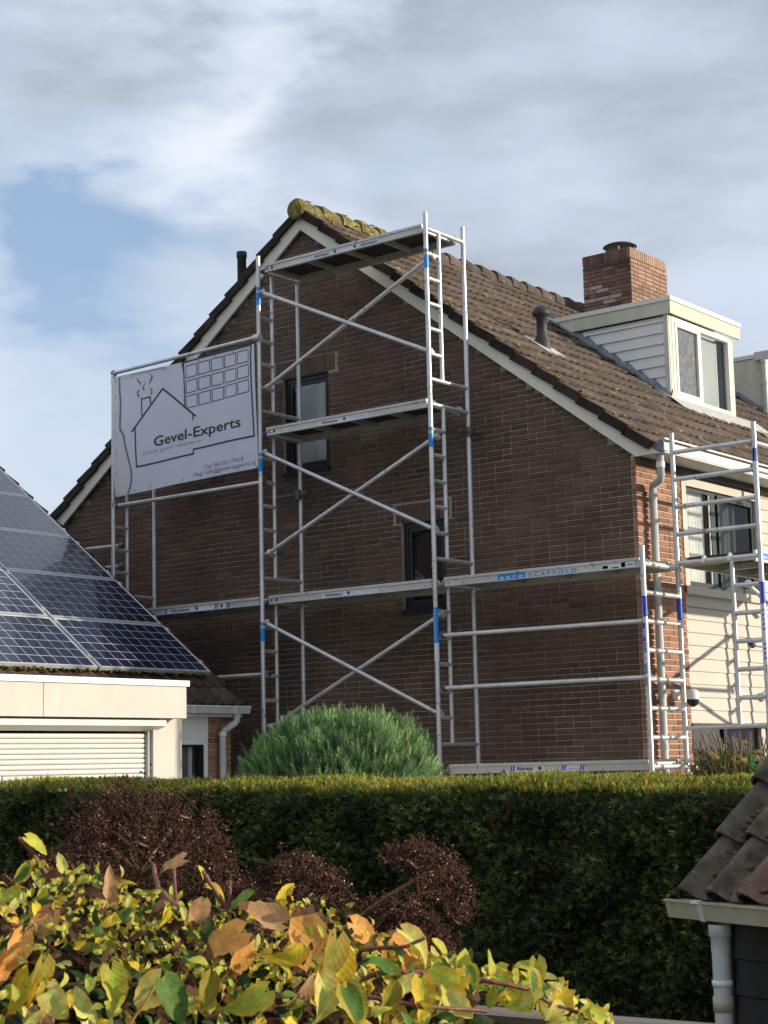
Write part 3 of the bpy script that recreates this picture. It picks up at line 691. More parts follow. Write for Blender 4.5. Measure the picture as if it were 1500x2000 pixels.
# ridge
for i in range(37):
    mb = MB(); y0 = -0.14 + i * 0.38; n = 9; vs = []; rr = random.Random(i)
    for y, r_, dz in ((y0, 0.128, 0.012), (y0 + 0.06, 0.132, 0.012), (y0 + 0.42, 0.108, -0.012)):
        for k in range(n):
            a = PI * (k / (n - 1)) * 1.24 - 0.12 * PI; q = r_ + (rr.uniform(-.006, .010) if i < 7 else rr.uniform(-.004, .004))
            vs.append((XR + math.cos(a) * q, y, ZR(XR) - 0.055 + dz + math.sin(a) * q))
    mb.add(vs, [(j * n + k, (j + 1) * n + k, (j + 1) * n + k + 1, j * n + k + 1) for j in range(2) for k in range(n - 1)], M['moss_tile'] if i < 7 else M['tile'], True)
    mb.add(vs[:n], [tuple(range(n))], M['moss_tile'] if i < 9 else M['tile'])
    part('ridge_tile', mb, roof_o)
mb = MB(); mb.lathe([(0.03, -0.012), (0.095, -0.010), (0.124, 0.006), (0.126, 0.04)], (XR, -0.17, ZR(XR) - 0.055), M['moss_tile'], 18, (0, 1, 0)); part('ridge_end_cap', mb, roof_o)
mb = MB()
for i in range(34):
    y = random.uniform(-0.12, 2.6) ; a = random.uniform(-0.1, 1.5); c = (XR + math.cos(a) * .135, y, ZR(XR) - 0.05 + math.sin(a) * .135)
    blob(mb, c, random.uniform(.010, .026), M['moss'], .22, i)
part('moss_cushions', mb, roof_o, kind='stuff')

# barge boards, eave soffit, gutter
def barge(x_e, sgn):
    xt = x_e; zt = 5.351
    pts = [(x_e, zt), (x_e - sgn * 0.27, zt - 0.008), (XR + sgn * 0.0015, ZB(XR)), (XR + sgn * 0.0015, ZR(XR) - 0.06), (x_e, ZR(x_e) - 0.07)]
    mb = MB(); mb.prism(pts if sgn == 1 else pts, 1, -0.075, -0.045, M['board'])
    part('barge_board', mb, house)
barge(0.318, 1); barge(2 * XR - 0.318, -1)
mb = MB(); mb.prism([(0.30, 5.343), (0.30, 5.37), (-0.3, 5.82), (-0.3, 5.76)], 1, -0.044, -0.004, M['board']); part('verge_soffit', mb, house)
so = MB(); so.box(-0.03, 0.365, -0.03, 14, 5.352, 5.366, M['grey_trim']); part('soffit', so, house)
so = MB(); so.box(0.008, 0.06, 0.0, 14, 5.29, 5.35, M['black_frame']); part('eave_strip', so, house)  # black strip along the wall, directly under the soffit
for i in range(16):
    mb = MB(); y0 = 0.02 + i * 0.9 - (0.0 if i == 0 else 0.25); y1 = y0 + (0.645 if i == 0 else 0.893)
    mb.box(0.35, 0.372, y0, y1, 5.368, 5.462, M['white']); part('fascia_board', mb, house)
gt = MB()
gt.box(0.335, 0.349, -0.03, 14, 5.37, 5.49, M['lead']); gt.box(0.30, 0.376, -0.05, 14, 5.478, 5.486, M['lead'])
gt.box(0.374, 0.39, -0.06, 14, 5.484, 5.502, M['white']); gt.prism([(0.22, 5.36), (0.372, 5.37), (0.372, 5.482), (0.22, 5.45)], 1, -0.058, -0.044, M['lead'])
gt.box(0.35, 0.371, -0.04, 0.012, 5.375, 5.455, M['white'])
part('gutter', gt, house)
dp = MB(); R_ = 0.04
P0 = atX(1293, 893, 0.27); P1 = atX(1291, 932, 0.27); P2 = atX(1275, 953, 0.075); yb = P2[1]
y1_ = P1[1]
pth = [(0.27, y1_, 5.40), (0.27, y1_, P1[2] + 0.02), (0.255, y1_ + 0.02, P1[2] - 0.02), (0.09, yb - 0.02, P2[2] + 0.02), (0.075, yb, P2[2] - 0.02), (0.075, yb, 0.05)]
dp.path(pth, R_, M['pvc'], 14)
for z in (P2[2] - 0.09, 3.97, 2.9, 2.37): dp.tube((0.075, yb, z - 0.03), (0.075, yb, z + 0.03), R_ + 0.005, M['pvc'], 14)
dp.tube((0.27, y1_, P1[2] + 0.10), (0.27, y1_, P1[2] + 0.16), R_ + 0.006, M['white'], 14)
dpo = part('downpipe', dp, house)
for z in (3.99, 2.83):
    b = MB(); b.box(0.0, 0.05, yb - 0.055, yb - 0.02, z - 0.03, z + 0.02, M['steel']); part('pipe_bracket', b, dpo)

# flue pipes through the roof
vp = MB(); c = (-1.905, 1.3, 0)
vp.lathe([(0.10, 7.02), (0.10, 7.14), (0.062, 7.23), (0.062, 7.44), (0.105, 7.455), (0.112, 7.47), (0.105, 7.51), (0.065, 7.56), (0.02, 7.575)], c, M['black_pvc'], 18)
vo = part('flue_pipe', vp, house, label='dark flue pipe with a round cowl on the sunny slope')
vp = MB(); vp.obox((-2.05, 1.12, ZR(-2.05) - 0.01), (0.36, 0, -0.36 * SL), (0, 0.36, 0), (0.01, 0, 0.015), M['leadw']); part('flashing', vp, vo)
cL = atY(472, 497, 0.28)
vp = MB(); vp.lathe([(0.058, cL[2] - 0.9), (0.058, cL[2] - 0.05), (0.066, cL[2] - 0.045), (0.066, cL[2] + 0.03), (0.05, cL[2] + 0.035)], (cL[0], 0.28, 0), M['black_pvc'], 16)
for k in range(5): vp.lathe([(0.059, cL[2] - 0.04 + k * .014), (0.069, cL[2] - 0.036 + k * .014), (0.059, cL[2] - 0.032 + k * .014)], (cL[0], 0.28, 0), M['black_pvc'], 16)
part('flue_pipe', vp, house, label='dark flue pipe rising behind the left verge')

# ---------------------------------------------------------------- chimney
CX0, CX1, CY0, CY1, CZ = -4.31, -3.49, 6.3, 7.40, 9.765
ch = MB(); ch.box(CX0 + .01, CX1 - .01, CY0 + .01, CY1 - .01, 8.2, CZ - 0.02, M['mortar_d']); cho = part('chimney', ch, house)
rnd = random.Random(5); n = 0
def ch_side(o_, ex, L, rot, mats):
    ex = np.array(ex)
    for r_ in range(24):
        z = CZ - 0.165 - (r_ + 1) * BS
        if z < 8.3: break
        xs = course_cuts(rnd, 0.0, L, 0.11 if r_ % 2 else 0.22)
        for a, b in zip(xs[:-1], xs[1:]):
            b -= 0.0105
            if b - a < 0.03: continue
            p = np.array(o_) + ex * a; p[2] = z
            kk = ('c', rot, round(b - a, 3), rnd.randint(0, 2))
            if kk not in BM:
                mb = MB(); v, f = brick_mesh(b - a, 0.03, kk[3]); mb.add(v, f, mats); BM[kk] = mb.mesh('brick')
            q = link('brick', BM[kk], cho, Matrix.Translation(p) @ Matrix.Rotation(rot, 4, 'Z'))
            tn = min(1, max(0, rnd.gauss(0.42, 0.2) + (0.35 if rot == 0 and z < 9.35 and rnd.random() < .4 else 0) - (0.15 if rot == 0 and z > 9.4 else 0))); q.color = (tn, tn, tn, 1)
    i = 0
    while i * BS < L - 0.04:                                      # soldier course on top
        p = np.array(o_) + ex * (i * BS + BH * 1.0); p[2] = CZ - 0.155
        kk = ('cs', rot)
        if kk not in BM:
            mb = MB(); v, f = brick_mesh(0.15, 0.03, 5); mb.add(v, f, mats); BM[kk] = mb.mesh('brick')
        q = link('brick', BM[kk], cho, Matrix.Translation(p) @ Matrix.Rotation(rot, 4, 'Z') @ Matrix.Rotation(-PI / 2, 4, 'Y'))
        tn = min(1, max(0, rnd.gauss(0.35 if rot == 0 else .5, 0.15))); q.color = (tn, tn, tn, 1); i += 1
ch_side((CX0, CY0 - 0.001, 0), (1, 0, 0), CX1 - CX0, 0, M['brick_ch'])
ch_side((CX1 + 0.001, CY0 + 0.002, 0), (0, 1, 0), CY1 - CY0, PI / 2, M['brick_ch_lit'])
mb = MB(); mb.box(CX0 + .06, CX1 - .06, CY0 + .06, CY1 - .06, CZ - 0.03, CZ + 0.012, M['mortar_l']); part('capping', mb, cho)
cw = MB(); cc = (CX0 + 0.50, CY0 + 0.27, 0)
prof = [(0.01, 0.06), (0.12, 0.055), (0.20, 0.035), (0.25, 0.008), (0.257, 0.0), (0.245, -0.004), (0.01, -0.004)]
cw.lathe([(r_, CZ + 0.11 + h) for r_, h in prof], cc, M['black_pvc'], 28)
for k in range(4):
    a = k * PI / 2 + 0.4; cw.box(cc[0] + .2 * math.cos(a) - .012, cc[0] + .2 * math.cos(a) + .012, cc[1] + .2 * math.sin(a) - .012, cc[1] + .2 * math.sin(a) + .012, CZ, CZ + 0.11, M['steel'])
part('cowl', cw, cho)

# ---------------------------------------------------------------- dormer
DX, DY0, DY1, DZ = -1.41, 3.5, 5.44, 8.055
dm = MB(); dm.box(-3.4, DX - 0.06, DY0 + 0.04, DY1 - 0.04, 6.3, DZ - 0.03, M['dark'])
# leave the window bay hollow: core sits behind
dm = MB(); dm.box(-3.4, DX - 0.55, DY0 + 0.085, DY1 - 0.04, 6.9, DZ - 0.03, M['dark']); dm.box(-3.2, DX, DY0 + 0.01, DY1 - 0.02, DZ - 0.05, DZ - 0.01, M['grey_trim'])
dor = part('dormer', dm, house, label='flat roofed dormer with white cladding and two paned window')
fa = MB(); fa.prism([(DX, DZ - 0.225), (DX, DZ - 0.06), (-3.20, DZ - 0.06), (-3.25, DZ - 0.085), (-2.93, DZ - 0.225)], 1, DY0, DY0 + 0.03, M['fascia']); part('side_fascia', fa, dor)
fa = MB(); fa.box(DX, DX + 0.03, DY0, DY1, DZ - 0.225, DZ - 0.06, M['fascia_c']); part('front_fascia', fa, dor)
fa = MB(); fa.box(-3.3, DX + 0.045, DY0 - 0.015, DY0 + 0.04, DZ - 0.058, DZ, M['white']); fa.box(DX - 0.01, DX + 0.045, DY0 + 0.04, DY1 + 0.015, DZ - 0.058, DZ, M['white']); part('roof_trim', fa, dor)
xf = -1.46
z = DZ - 0.235; k = 0
while z > 6.72:
    h = 0.142; z0 = z - h; xl = lambda zz: max(-3.3, XR, (5.66 - zz) / SL - 0.02)
    if k == 0: h = 0.075; z0 = z - h
    mb = MB(); a0, a1 = xl(z0), xl(z)
    if a0 < xf - 0.03:
        for (ya, zb_, zt_) in ((DY0 + 0.052, z0, z),):
            vs = [(xl(zb_), DY0 + 0.034, zb_), (xf, DY0 + 0.034, zb_), (xf, DY0 + 0.056, zt_ - 0.002), (xl(zt_), DY0 + 0.056, zt_ - 0.002),
                  (xl(zb_), DY0 + 0.07, zb_), (xf, DY0 + 0.07, zb_), (xf, DY0 + 0.07, zt_ - 0.002), (xl(zt_), DY0 + 0.07, zt_ - 0.002)]
            mb.add(vs, [(0, 1, 2, 3), (7, 6, 5, 4), (0, 4, 5, 1), (1, 5, 6, 2), (2, 6, 7, 3), (3, 7, 4, 0)], M['cheek'])
        part('cladding_board', mb, dor)
    z = z0; k += 1
mb = MB()
mb.box(-1.50, -1.44, DY0 + 0.028, DY0 + 0.055, 6.70, DZ - 0.228, M['grey_trim']); mb.box(-1.49, -1.435, DY0 + 0.055, DY0 + 0.115, 6.70, DZ - 0.228, M['fascia_c'])
part('corner_post', mb, dor); mb = MB(); mb.box(-1.49, -1.435, DY1 - 0.20, DY1 - 0.13, 6.66, DZ - 0.228, M['fascia_c']); part('corner_post', mb, dor)
wf = MB(); a, b, z0, z1 = DY0 + 0.12, DY1 - 0.205, 6.735, DZ - 0.235; W_ = M['white']; t = 0.07; mu = 4.36
wf.box(-1.50, -1.43, a, a + t, z0, z1, W_); wf.box(-1.50, -1.43, b - t, b, z0, z1, W_); wf.box(-1.50, -1.43, a + t, b - t, z1 - t, z1, W_); wf.box(-1.50, -1.43, a + t, b - t, z0, z0 + t, W_)
wf.box(-1.50, -1.43, mu - 0.03, mu + 0.03, z0 + t, z1 - t, W_); wf.box(-1.46, -1.40, a - 0.02, b + 0.02, z0 - 0.03, z0 + 0.004, W_)
wo = part('window', wf, dor)
sf = MB(); p0, p1, q0, q1 = a + t, mu - 0.03, z0 + t, z1 - t; t2 = 0.05
for bx in ((p0, p0 + t2, q0, q1), (p1 - t2, p1, q0, q1), (p0 + t2, p1 - t2, q1 - t2, q1), (p0 + t2, p1 - t2, q0, q0 + t2)): sf.box(-1.475, -1.42, bx[0], bx[1], bx[2], bx[3], W_)
part('sash', sf, wo)
mb = MB(); mb.box(-1.462, -1.456, p0 + t2, p1 - t2, q0 + t2, q1 - t2, M['frost']); part('pane', mb, wo, label='frosted dark pane of the dormer window')
mb = MB(); mb.sheet_x(-1.482, mu + 0.03, b - t, q0, q1, M['glass']); part('pane', mb, wo)
mb = MB(); mb.box(-1.56, -1.55, mu + 0.0, b - t - 0.14, q0, q1, M['blind_g']); mb.box(-1.555, -1.545, b - t - 0.14, b - t - 0.12, q0, q1, M['cheek']); part('blind', mb, wo)
mb = MB(); mb.box(-1.95, -1.9, a, b, z0 - .1, z1, M['dark']); mb.box(-1.9, -1.5, a, a + .01, z0 + .1, z1, M['dark']); mb.box(-1.9, -1.5, b - .01, b, z0 + .1, z1, M['dark']); part('interior', mb, wo)
# lead flashings
def flash_strip(parent, y, x0, x1, w, m, n=9):
    mb = MB(); vs = []
    for i in range(n + 1):
        x = x0 + (x1 - x0) * i / n; dz = random.uniform(-.006, .01)
        vs += [(x, y - w + random.uniform(-.02, .02), ZR(x) + 0.006 + dz), (x, y - 0.02, ZR(x) + 0.03), (x, y + 0.03, ZR(x) + 0.115)]
    mb.add(vs, [(3 * i + j, 3 * i + 3 + j, 3 * i + 4 + j, 3 * i + 1 + j) for i in range(n) for j in range(2)], m)
    mb.add([(v[0], v[1], v[2] - 0.012) for v in vs], [(3 * i + 1 + j, 3 * i + 4 + j, 3 * i + 3 + j, 3 * i + j) for i in range(n) for j in range(2)], m)
    part('flashing', mb, parent)
flash_strip(dor, DY0 + 0.03, -1.42, -3.25, 0.10, M['lead'], 12)
mb = MB(); vs = []; n = 22
for i in range(n + 1):
    y = DY0 - 0.10 + (DY1 + 0.45 - DY0) * i / n; wv = 0.025 * (0.5 - 0.5 * math.cos(2 * PI * (y + .09) / .15))
    xl = -1.12 + random.uniform(-.03, .03) + (0.1 if i > 17 else 0)
    vs += [(-1.43, y, 6.76 if y < DY1 - 0.12 else ZR(-1.43) + .02), (-1.36, y, ZR(-1.36) + 0.03), (xl, y, ZR(xl) - 0.005 + wv)]
mb.add(vs, [(3 * i + 1 + j, 3 * i + 4 + j, 3 * i + 3 + j, 3 * i + j)[::-1] for i in range(n) for j in range(2)], M['leadw'], True)
part('flashing', mb, dor)

# neighbour's dormer further along the roof
dn = MB(); nx, ny = -1.62, 7.66
top = 8.35
ND = atY(1487, 690, ny); nx = ND[0] + 0.06; top = ND[2]
dn.prism([(nx, ZR(nx) - 0.2), (nx, top - 0.06), (-4.0, top - 0.06), (-4.0, 8.4)], 1, ny, ny + 2.6, M['fascia'])
dn.box(-4.0, nx + 0.03, ny - 0.02, ny + 2.62, top - 0.058, top, M['white'])
dno = part('dormer', dn, house, label='plastered side of the next dormer with a grey pipe')
mb = MB(); px_ = nx + 0.02; mb.box(nx - 0.14, nx + 0.10, ny - 0.09, ny - 0.021, top - 0.11, top + 0.01, M['grey_trim'])
mb.tube((nx + 0.0, ny - 0.06, top - 0.11), (nx + 0.0, ny - 0.06, ZR(nx) + 0.02), 0.045, M['pvc2'], 12)
for z in (top - 0.15, (top + ZR(nx)) / 2): mb.tube((nx, ny - 0.06, z - .02), (nx, ny - 0.06, z + .02), 0.055, M['pvc2'], 12)
part('downpipe', mb, dno)
flash_strip(dno, ny, nx + 0.1, -3.6, 0.12, M['lead'], 12)

# security camera on the pier
C0 = atX(1318, 1358, 0.0)
cb = MB(); cb.box(0.0, 0.03, C0[1] - 0.05, C0[1] + 0.05, C0[2] - 0.045, C0[2] + 0.055, M['cam_white'])
co = thing('security_camera', 'white domed security camera on the sunlit brick pier', 'camera', (0, C0[1], C0[2]))
part('base_plate', cb, co)
cb = MB(); cc = (0.19, C0[1] + 0.03, C0[2] - 0.005)
cb.path([(0.03, C0[1], C0[2] + .01), (0.09, C0[1] + .01, C0[2] + .03), (0.19, C0[1] + .03, C0[2] + .035)], 0.025, M['cam_white'], 10)
cb.lathe([(0.03, 0.06), (0.055, 0.05), (0.07, 0.02), (0.072, -0.045)], cc, M['cam_white'], 20); part('housing', cb, co)
cb = MB(); cb.lathe([(0.064, -0.045), (0.062, -0.075), (0.045, -0.105), (0.015, -0.122)], cc, M['black_frame'], 20); part('dome', cb, co)
print('house done')
# ---------------------------------------------------------------- scaffolding on the gable
YF, YR_ = -0.95, -0.25
XL_, XA, XB, XRr = -6.79, -4.355, -1.92, 0.568
STEP = 0.278
LEV = {3: 8.00, 2: 6.06, 1: 4.115, 0: 2.17, -1: 0.225}
scaf = thing('scaffold_tower', 'tall aluminium scaffold standing against the shaded brick gable', 'scaffold', (XA, YF, 0))
RP = 0.0255
def ladder_frame(parent, x, lv, zt=None, short=False, axis=1, o_=(0, 0), wdt=0.70, bottom=None, rear_top=None):
    """poles, a ladder stile and its rungs; lv = height of the top rung"""
    z1 = zt if zt else lv + 0.175; z0 = bottom if bottom is not None else z1 - 1.945
    def P(t, z): return (x, YF + t, z) if axis == 1 else (o_[0] + wdt - t, o_[1], z)
    f = MB(); f.tube(P(0, z0), P(0, z1), RP, M['alu'], 12); f.tube(P(0, z0 - 0.0), P(0, z0 + 0.05), RP + 0.003, M['alu'], 12)
    fo = part('ladder_frame', f, parent)
    f = MB(); f.tube(P(wdt, z0), P(wdt, rear_top or z1), RP, M['alu'], 12); part('pole', f, fo)
    if not short:
        f = MB(); f.tube(P(0.235, lv), P(0.235, max(lv - 6 * STEP, z0 + 0.1)), RP - 0.003, M['alu'], 10); part('stile', f, fo)
    for k in range(7):
        z = lv - k * STEP
        if z < z0 + 0.03: break
        full = k in (0, 6) or short
        f = MB(); f.tube(P(0.02, z), P(wdt - 0.02 if full else 0.235, z), 0.0235, M['alu'], 10); part('rung', f, fo)
    return fo
for x, tops in ((XL_, (2, 1, 0, -1)), (XA, (3, 2, 1, 0, -1)), (XB, (3, 2, 1, 0, -1)), (XRr, (1, 0, -1))):
    for k in tops:
        ladder_frame(scaf, x, LEV[k], bottom=0.06 if k == -1 else None, short=(x == XRr))
# one metre guard frame carrying the banner
f = MB(); f.tube((XL_, YF, 6.235), (XL_, YF, 7.17), RP, M['alu'], 12); f.tube((XL_, YF, 7.02), (XL_, YF, 7.10), RP + 0.006, M['alu'], 12); fo = part('ladder_frame', f, scaf)
f = MB(); f.tube((XL_, YR_, 6.235), (XL_, YR_, 6.70), RP, M['alu'], 12); part('pole', f, fo)
f = MB(); f.tube((XL_, YF, 6.60), (XL_, YR_, 6.60), 0.0235, M['alu'], 10); part('rung', f, fo)
for x in (XL_, XA, XB, XRr):
    for y in (YF, YR_):
        b = MB(); b.box(x - .06, x + .06, y - .06, y + .06, 0.03, 0.04, M['steel']); b.tube((x, y, .04), (x, y, .10), 0.018, M['steel'], 8); part('base_plate', b, scaf)
def brace(a, b, name='diagonal_brace', r=0.0235, parent=None):
    a, b = np.array(a, float), np.array(b, float); d = (b - a) / np.linalg.norm(b - a)
    m = MB(); m.tube(a + d * 0.03, b - d * 0.03, r, M['alu'], 12)
    bo = part(name, m, parent or scaf)
    for p in (a, b):
        h = MB(); h.tube(p + np.array([0, -0.0, 0.022]), p + np.array([0, 0.05, -0.01]), 0.034, M['steel'] if name != 'diagonal_brace' else M['alu'], 10); part('hook', h, bo)
YB = -0.915
for z0, z1, z2, z3 in ((7.74, 6.64, 6.615, 7.70), (5.84, 4.71, 4.68, 5.71), (3.875, 2.765, 2.70, 3.80)):
    brace((XA + .03, YB, z0), (XB - .02, YB, z1)); brace((XA + .03, YB + 0.05, z2), (XB + 0.0, YB + 0.05, z3))
for x0, x1, z0, z1, y in ((XL_, XA - .03, 7.155, 7.205, -0.965), (XL_ + .05, XA, 5.49, 5.50, -0.93), (XB + .04, XRr - .02, 3.58, 3.565, -0.90), (XB + .04, XRr - .02, 3.03, 3.023, -0.90),
                          (XL_, XA, 3.30, 3.30, -0.90), (-9.25, XL_ + .07, 5.03, 4.995, -0.90), (-9.25, XL_ + .07, 4.765, 4.74, -0.90)):
    brace((x0, y, z0), (x1, y, z1), 'guard_rail')
# wall ties
t = MB(); t.tube((XA - 0.42, YR_ - .05, 5.42), (XA + 0.17, YR_ - .05, 5.42), 0.024, M['steel'], 10); to = part('tie_tube', t, scaf)
t = MB(); t.tube((XA + .10, YR_ - .05, 5.42), (XA + .155, YR_ - .05, 5.42), 0.042, M['steel'], 8); part('coupler', t, to); t = MB(); t.tube((XA - 0.0, YR_ - .05, 5.36), (XA, YR_ - .05, 5.48), 0.038, M['steel'], 8); part('coupler', t, to)
t = MB(); t.tube((XB + .0, YR_ - .16, 5.845), (XB + .0, YR_ + .22, 5.845), 0.024, M['steel'], 10); to = part('tie_tube', t, scaf)
t = MB(); t.tube((XB, YR_, 5.79), (XB, YR_, 5.90), 0.045, M['steel'], 8); t.tube((XB - .09, YR_ - .02, 5.83), (XB + .06, YR_ - .02, 5.83), 0.02, M['steel'], 8); part('coupler', t, to)
t = MB(); p = atY(507, 660, -1.0); t.tube((XA - .03, -1.0, 7.19), (XA + .065, -1.0, 7.19), 0.04, M['alu'], 12); part('coupler', t, scaf)

def sticker(parent, x, y, z0, z1, m, r=RP + 0.0018, name='sticker', half=None):
    s = MB(); s.tube((x, y, z0), (x, y, z1), r, m, 14, caps=False); return part(name, s, parent)
for x, l in ((XA, 3), (XA, 2), (XA, 1), (XB, 3), (XB, 2)):
    top = {(XA, 3): 7.80, (XA, 2): 5.835, (XA, 1): 3.885, (XB, 3): 7.765, (XB, 2): 5.80}[(x, l)]
    s = sticker(scaf, x, YF, top - 0.215, top, M['st_blue']); sticker(s, x, YF, top - 0.068, top - 0.04, M['st_yel'], RP + 0.003)
    q = MB(); q.box(x - .008, x + .010, YF - RP - 0.0035, YF - RP - 0.001, top - 0.145, top - 0.137, M['ink']); part('print', q, s)
s = sticker(scaf, XB, YF, 3.50, 3.875, M['st_blue']); sticker(scaf, XB, YF, 3.31, 3.50, M['st_white'])
for k in range(11): q = MB(); q.box(XB - .008, XB + .008, YF - RP - .004, YF - RP - .001, 3.53 + k * .03, 3.54 + k * .03, M['st_white']); part('print', q, s)
s = sticker(scaf, XRr, YF, 3.60, 3.80, M['st_dblue']); s2 = sticker(scaf, XRr, YR_, 3.60, 3.82, M['st_dblue'])
for k in range(12): q = MB(); q.box(XRr - .010, XRr - .002, YF - RP - .003, YF - RP - .001, 3.615 + k * .014, 3.621 + k * .014, M['st_white']); part('print', q, s)
# lettering running down the corner pole
sv = sticker(scaf, XRr, YF, 2.92, 3.545, M['st_white'])
yy = YF - RP - 0.003
def pole_mark(z, h, m, dx=0.0, sl=0.015):
    q = MB(); q.prism([(XRr + dx - .018, z), (XRr + dx - .002 + .02, z + sl), (XRr + dx - .002 + .02, z + sl + h), (XRr + dx - .018, z + h)], 1, yy - .001, yy, m); part('print', q, sv)
q = MB(); q.box(XRr - .019, XRr + .012, yy - .001, yy, 3.36, 3.54, M['st_dblue']); part('print', q, sv)
lettering(sv, 'ASC', (XRr - 0.014, yy - .003, 3.49), (XRr - 0.014, yy - .003, 3.40), (1, 0, 0), 0.026, M['st_white'], bold=0.02)
for z in (3.325, 3.30, 3.275, 3.25): pole_mark(z, .014, M['st_dblue'])
lettering(sv, '2', (XRr - 0.012, yy - .003, 3.215), (XRr - 0.012, yy - .003, 3.19), (1, 0, 0), 0.024, M['ink_blue'])
for z in (3.125, 3.10, 3.075, 3.05): pole_mark(z, .014, M['st_dblue'])
lettering(sv, 'ASC', (XRr - 0.012, yy - .003, 3.02), (XRr - 0.012, yy - .003, 2.925), (1, 0, 0), 0.028, M['ink'], bold=0.025)

# platforms
def platform(name_label, x0, x1, z, group='scaffold platforms on the gable', hook_l=True, window=True):
    p = thing('scaffold_platform', name_label, 'platform', (x0, YF, z), group)
    zb, zt = z - 0.028, z + 0.072; A = M['alu_beam']
    for y0, y1, nm in ((-0.915, -0.885, 'front'), (-0.335, -0.305, 'rear')):
        b = MB(); b.box(x0, x1, y0, y1, zb, zt, A)
        o_ = y0 - 0.012 if nm == 'front' else y1
        b.box(x0, x1, o_, o_ + 0.012, zt - 0.030, zt - 0.003, A); b.box(x0, x1, o_, o_ + 0.012, zb, zb + 0.010, A)
        part('side_beam', b, p)
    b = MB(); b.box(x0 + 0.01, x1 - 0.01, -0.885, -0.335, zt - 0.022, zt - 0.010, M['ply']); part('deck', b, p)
    n = 4
    for i in range(n + 1):
        x = x0 + 0.02 + (x1 - x0 - 0.08) * i / n; b = MB(); b.box(x, x + 0.04, -0.884, -0.336, zt - 0.075, zt - 0.024, A); part('cross_member', b, p)
    for x, s_ in ((x0, 1), (x1, -1)):
        for y in (-0.86, -0.36):
            b = MB(); xr = x - s_ * 0.045
            pts = [(xr - s_ * 0.02, y, z + 0.0), (xr - s_ * 0.018, y, z + 0.03), (xr, y, z + 0.045), (xr + s_ * 0.025, y, z + 0.03), (x + s_ * 0.03, y, z + 0.0)]
            b.path(pts, 0.012, A, 8); part('hook', b, p)
    return p
def beam_text(p, x0, x1, z, mats, items_):
    for it in items_:
        if it[0] == 'bg': q = MB(); q.box(it[1], it[2], -0.9165, -0.9152, z + it[3], z + it[4], M[it[5]]); part('sticker', q, p)
        if it[0] == 'tx': lettering(p, it[1], (it[2], -0.9175, z + it[4]), (it[3], -0.9175, z + it[4]), (0, 0, 1), it[5], M[it[6]], shear=it[7], bold=it[8])
        if it[0] == 'ring': q = MB(); q.lathe([(it[3] * .55, 0), (it[3], 0), (it[3], .001)], (it[1], -0.9175, z + it[2]), M['ink_grey'], 16, (0, -1, 0)); q.box(it[1] - it[3] * .9, it[1] + it[3] * .9, -0.919, -0.9186, z + it[2] - .006, z + it[2] + .006, M['ink']); part('print', q, p)
        if it[0] == 'bars':
            for k in range(2):
                q = MB(); xx = it[1] + k * 0.03; q.prism([(xx, z - .02), (xx + .017, z - .02), (xx + .03, z + .037), (xx + .013, z + .037)], 1, -0.9180, -0.9166, M[it[2]]); part('print', q, p)
def end_plug(p, x, z):
    q = MB(); q.tube((x - .035, -0.90, z - .005), (x + .005, -0.90, z - .005), 0.030, M['blue_cap'], 12); part('blue_catch', q, p)
    q = MB(); q.box(x + .03, x + .13, -0.9172, -0.9160, z + .002, z + .03, M['ink']); q.box(x + .055, x + .10, -0.9180, -0.9173, z + .006, z + .026, M['alu']); part('slot', q, p)
def band(x): return ('bg', x, x + 0.62, -0.018, 0.040, 'st_white')
p3 = platform('topmost aluminium scaffold platform seen from below near the roof peak', XA + .07, XB - .07, LEV[3])
beam_text(p3, 0, 0, LEV[3], 0, [('bg', -3.56, -2.58, -.016, .038, 'st_white'), ('tx', 'Alumexx', -3.54, -3.30, -.006, .034, 'ink', .35, .02), ('ring', -3.22, .012, .020), ('ring', -2.93, .012, .020), ('tx', 'Alumexx', -2.86, -2.60, -.006, .034, 'ink', .35, .02)]); end_plug(p3, XA + .07, LEV[3])
p2 = platform('scaffold platform crossing the upper gable window', XA + .07, XB - .07, LEV[2])
beam_text(p2, 0, 0, LEV[2], 0, [('bg', -3.50, -2.80, -.016, .038, 'st_white'), ('tx', 'Alumexx', -3.47, -3.22, -.006, .034, 'ink', .35, .02), ('ring', -3.13, .012, .020), ('tx', 'TRADE LINE', -3.06, -2.84, .003, .014, 'ink_grey', 0, 0)]); end_plug(p2, XA + .07, LEV[2])
p1 = platform('scaffold platform crossing the lower narrow gable window', XA + .07, XB - .07, LEV[1])
beam_text(p1, 0, 0, LEV[1], 0, [('bg', -3.50, -2.70, -.016, .038, 'st_white'), ('tx', 'Alumexx', -3.47, -3.20, -.006, .034, 'ink', .35, .02), ('ring', -3.12, .012, .020)]); end_plug(p1, XA + .07, LEV[1])
p0 = platform('scaffold platform running behind the solar roof under the banner', XL_ + .07, XA - .07, LEV[1])
beam_text(p0, 0, 0, LEV[1], 0, [('bg', -5.98, -4.92, -.018, .042, 'st_white'), ('bars', -5.96, 'st_dblue'), ('tx', 'Alumexx', -5.86, -5.52, -.008, .038, 'ink', .35, .02), ('ring', -5.42, .012, .022), ('bars', -5.13, 'st_dblue'), ('ring', -5.02, .012, .022), ('bars', -4.95, 'st_dblue')])
pr1 = platform('scaffold platform with large blue lettering reaching the house corner', XB + .10, XRr - .05, LEV[1])
a0, a1 = atY(972, 1127, -.915)[0], atY(1026, 1127, -.915)[0]
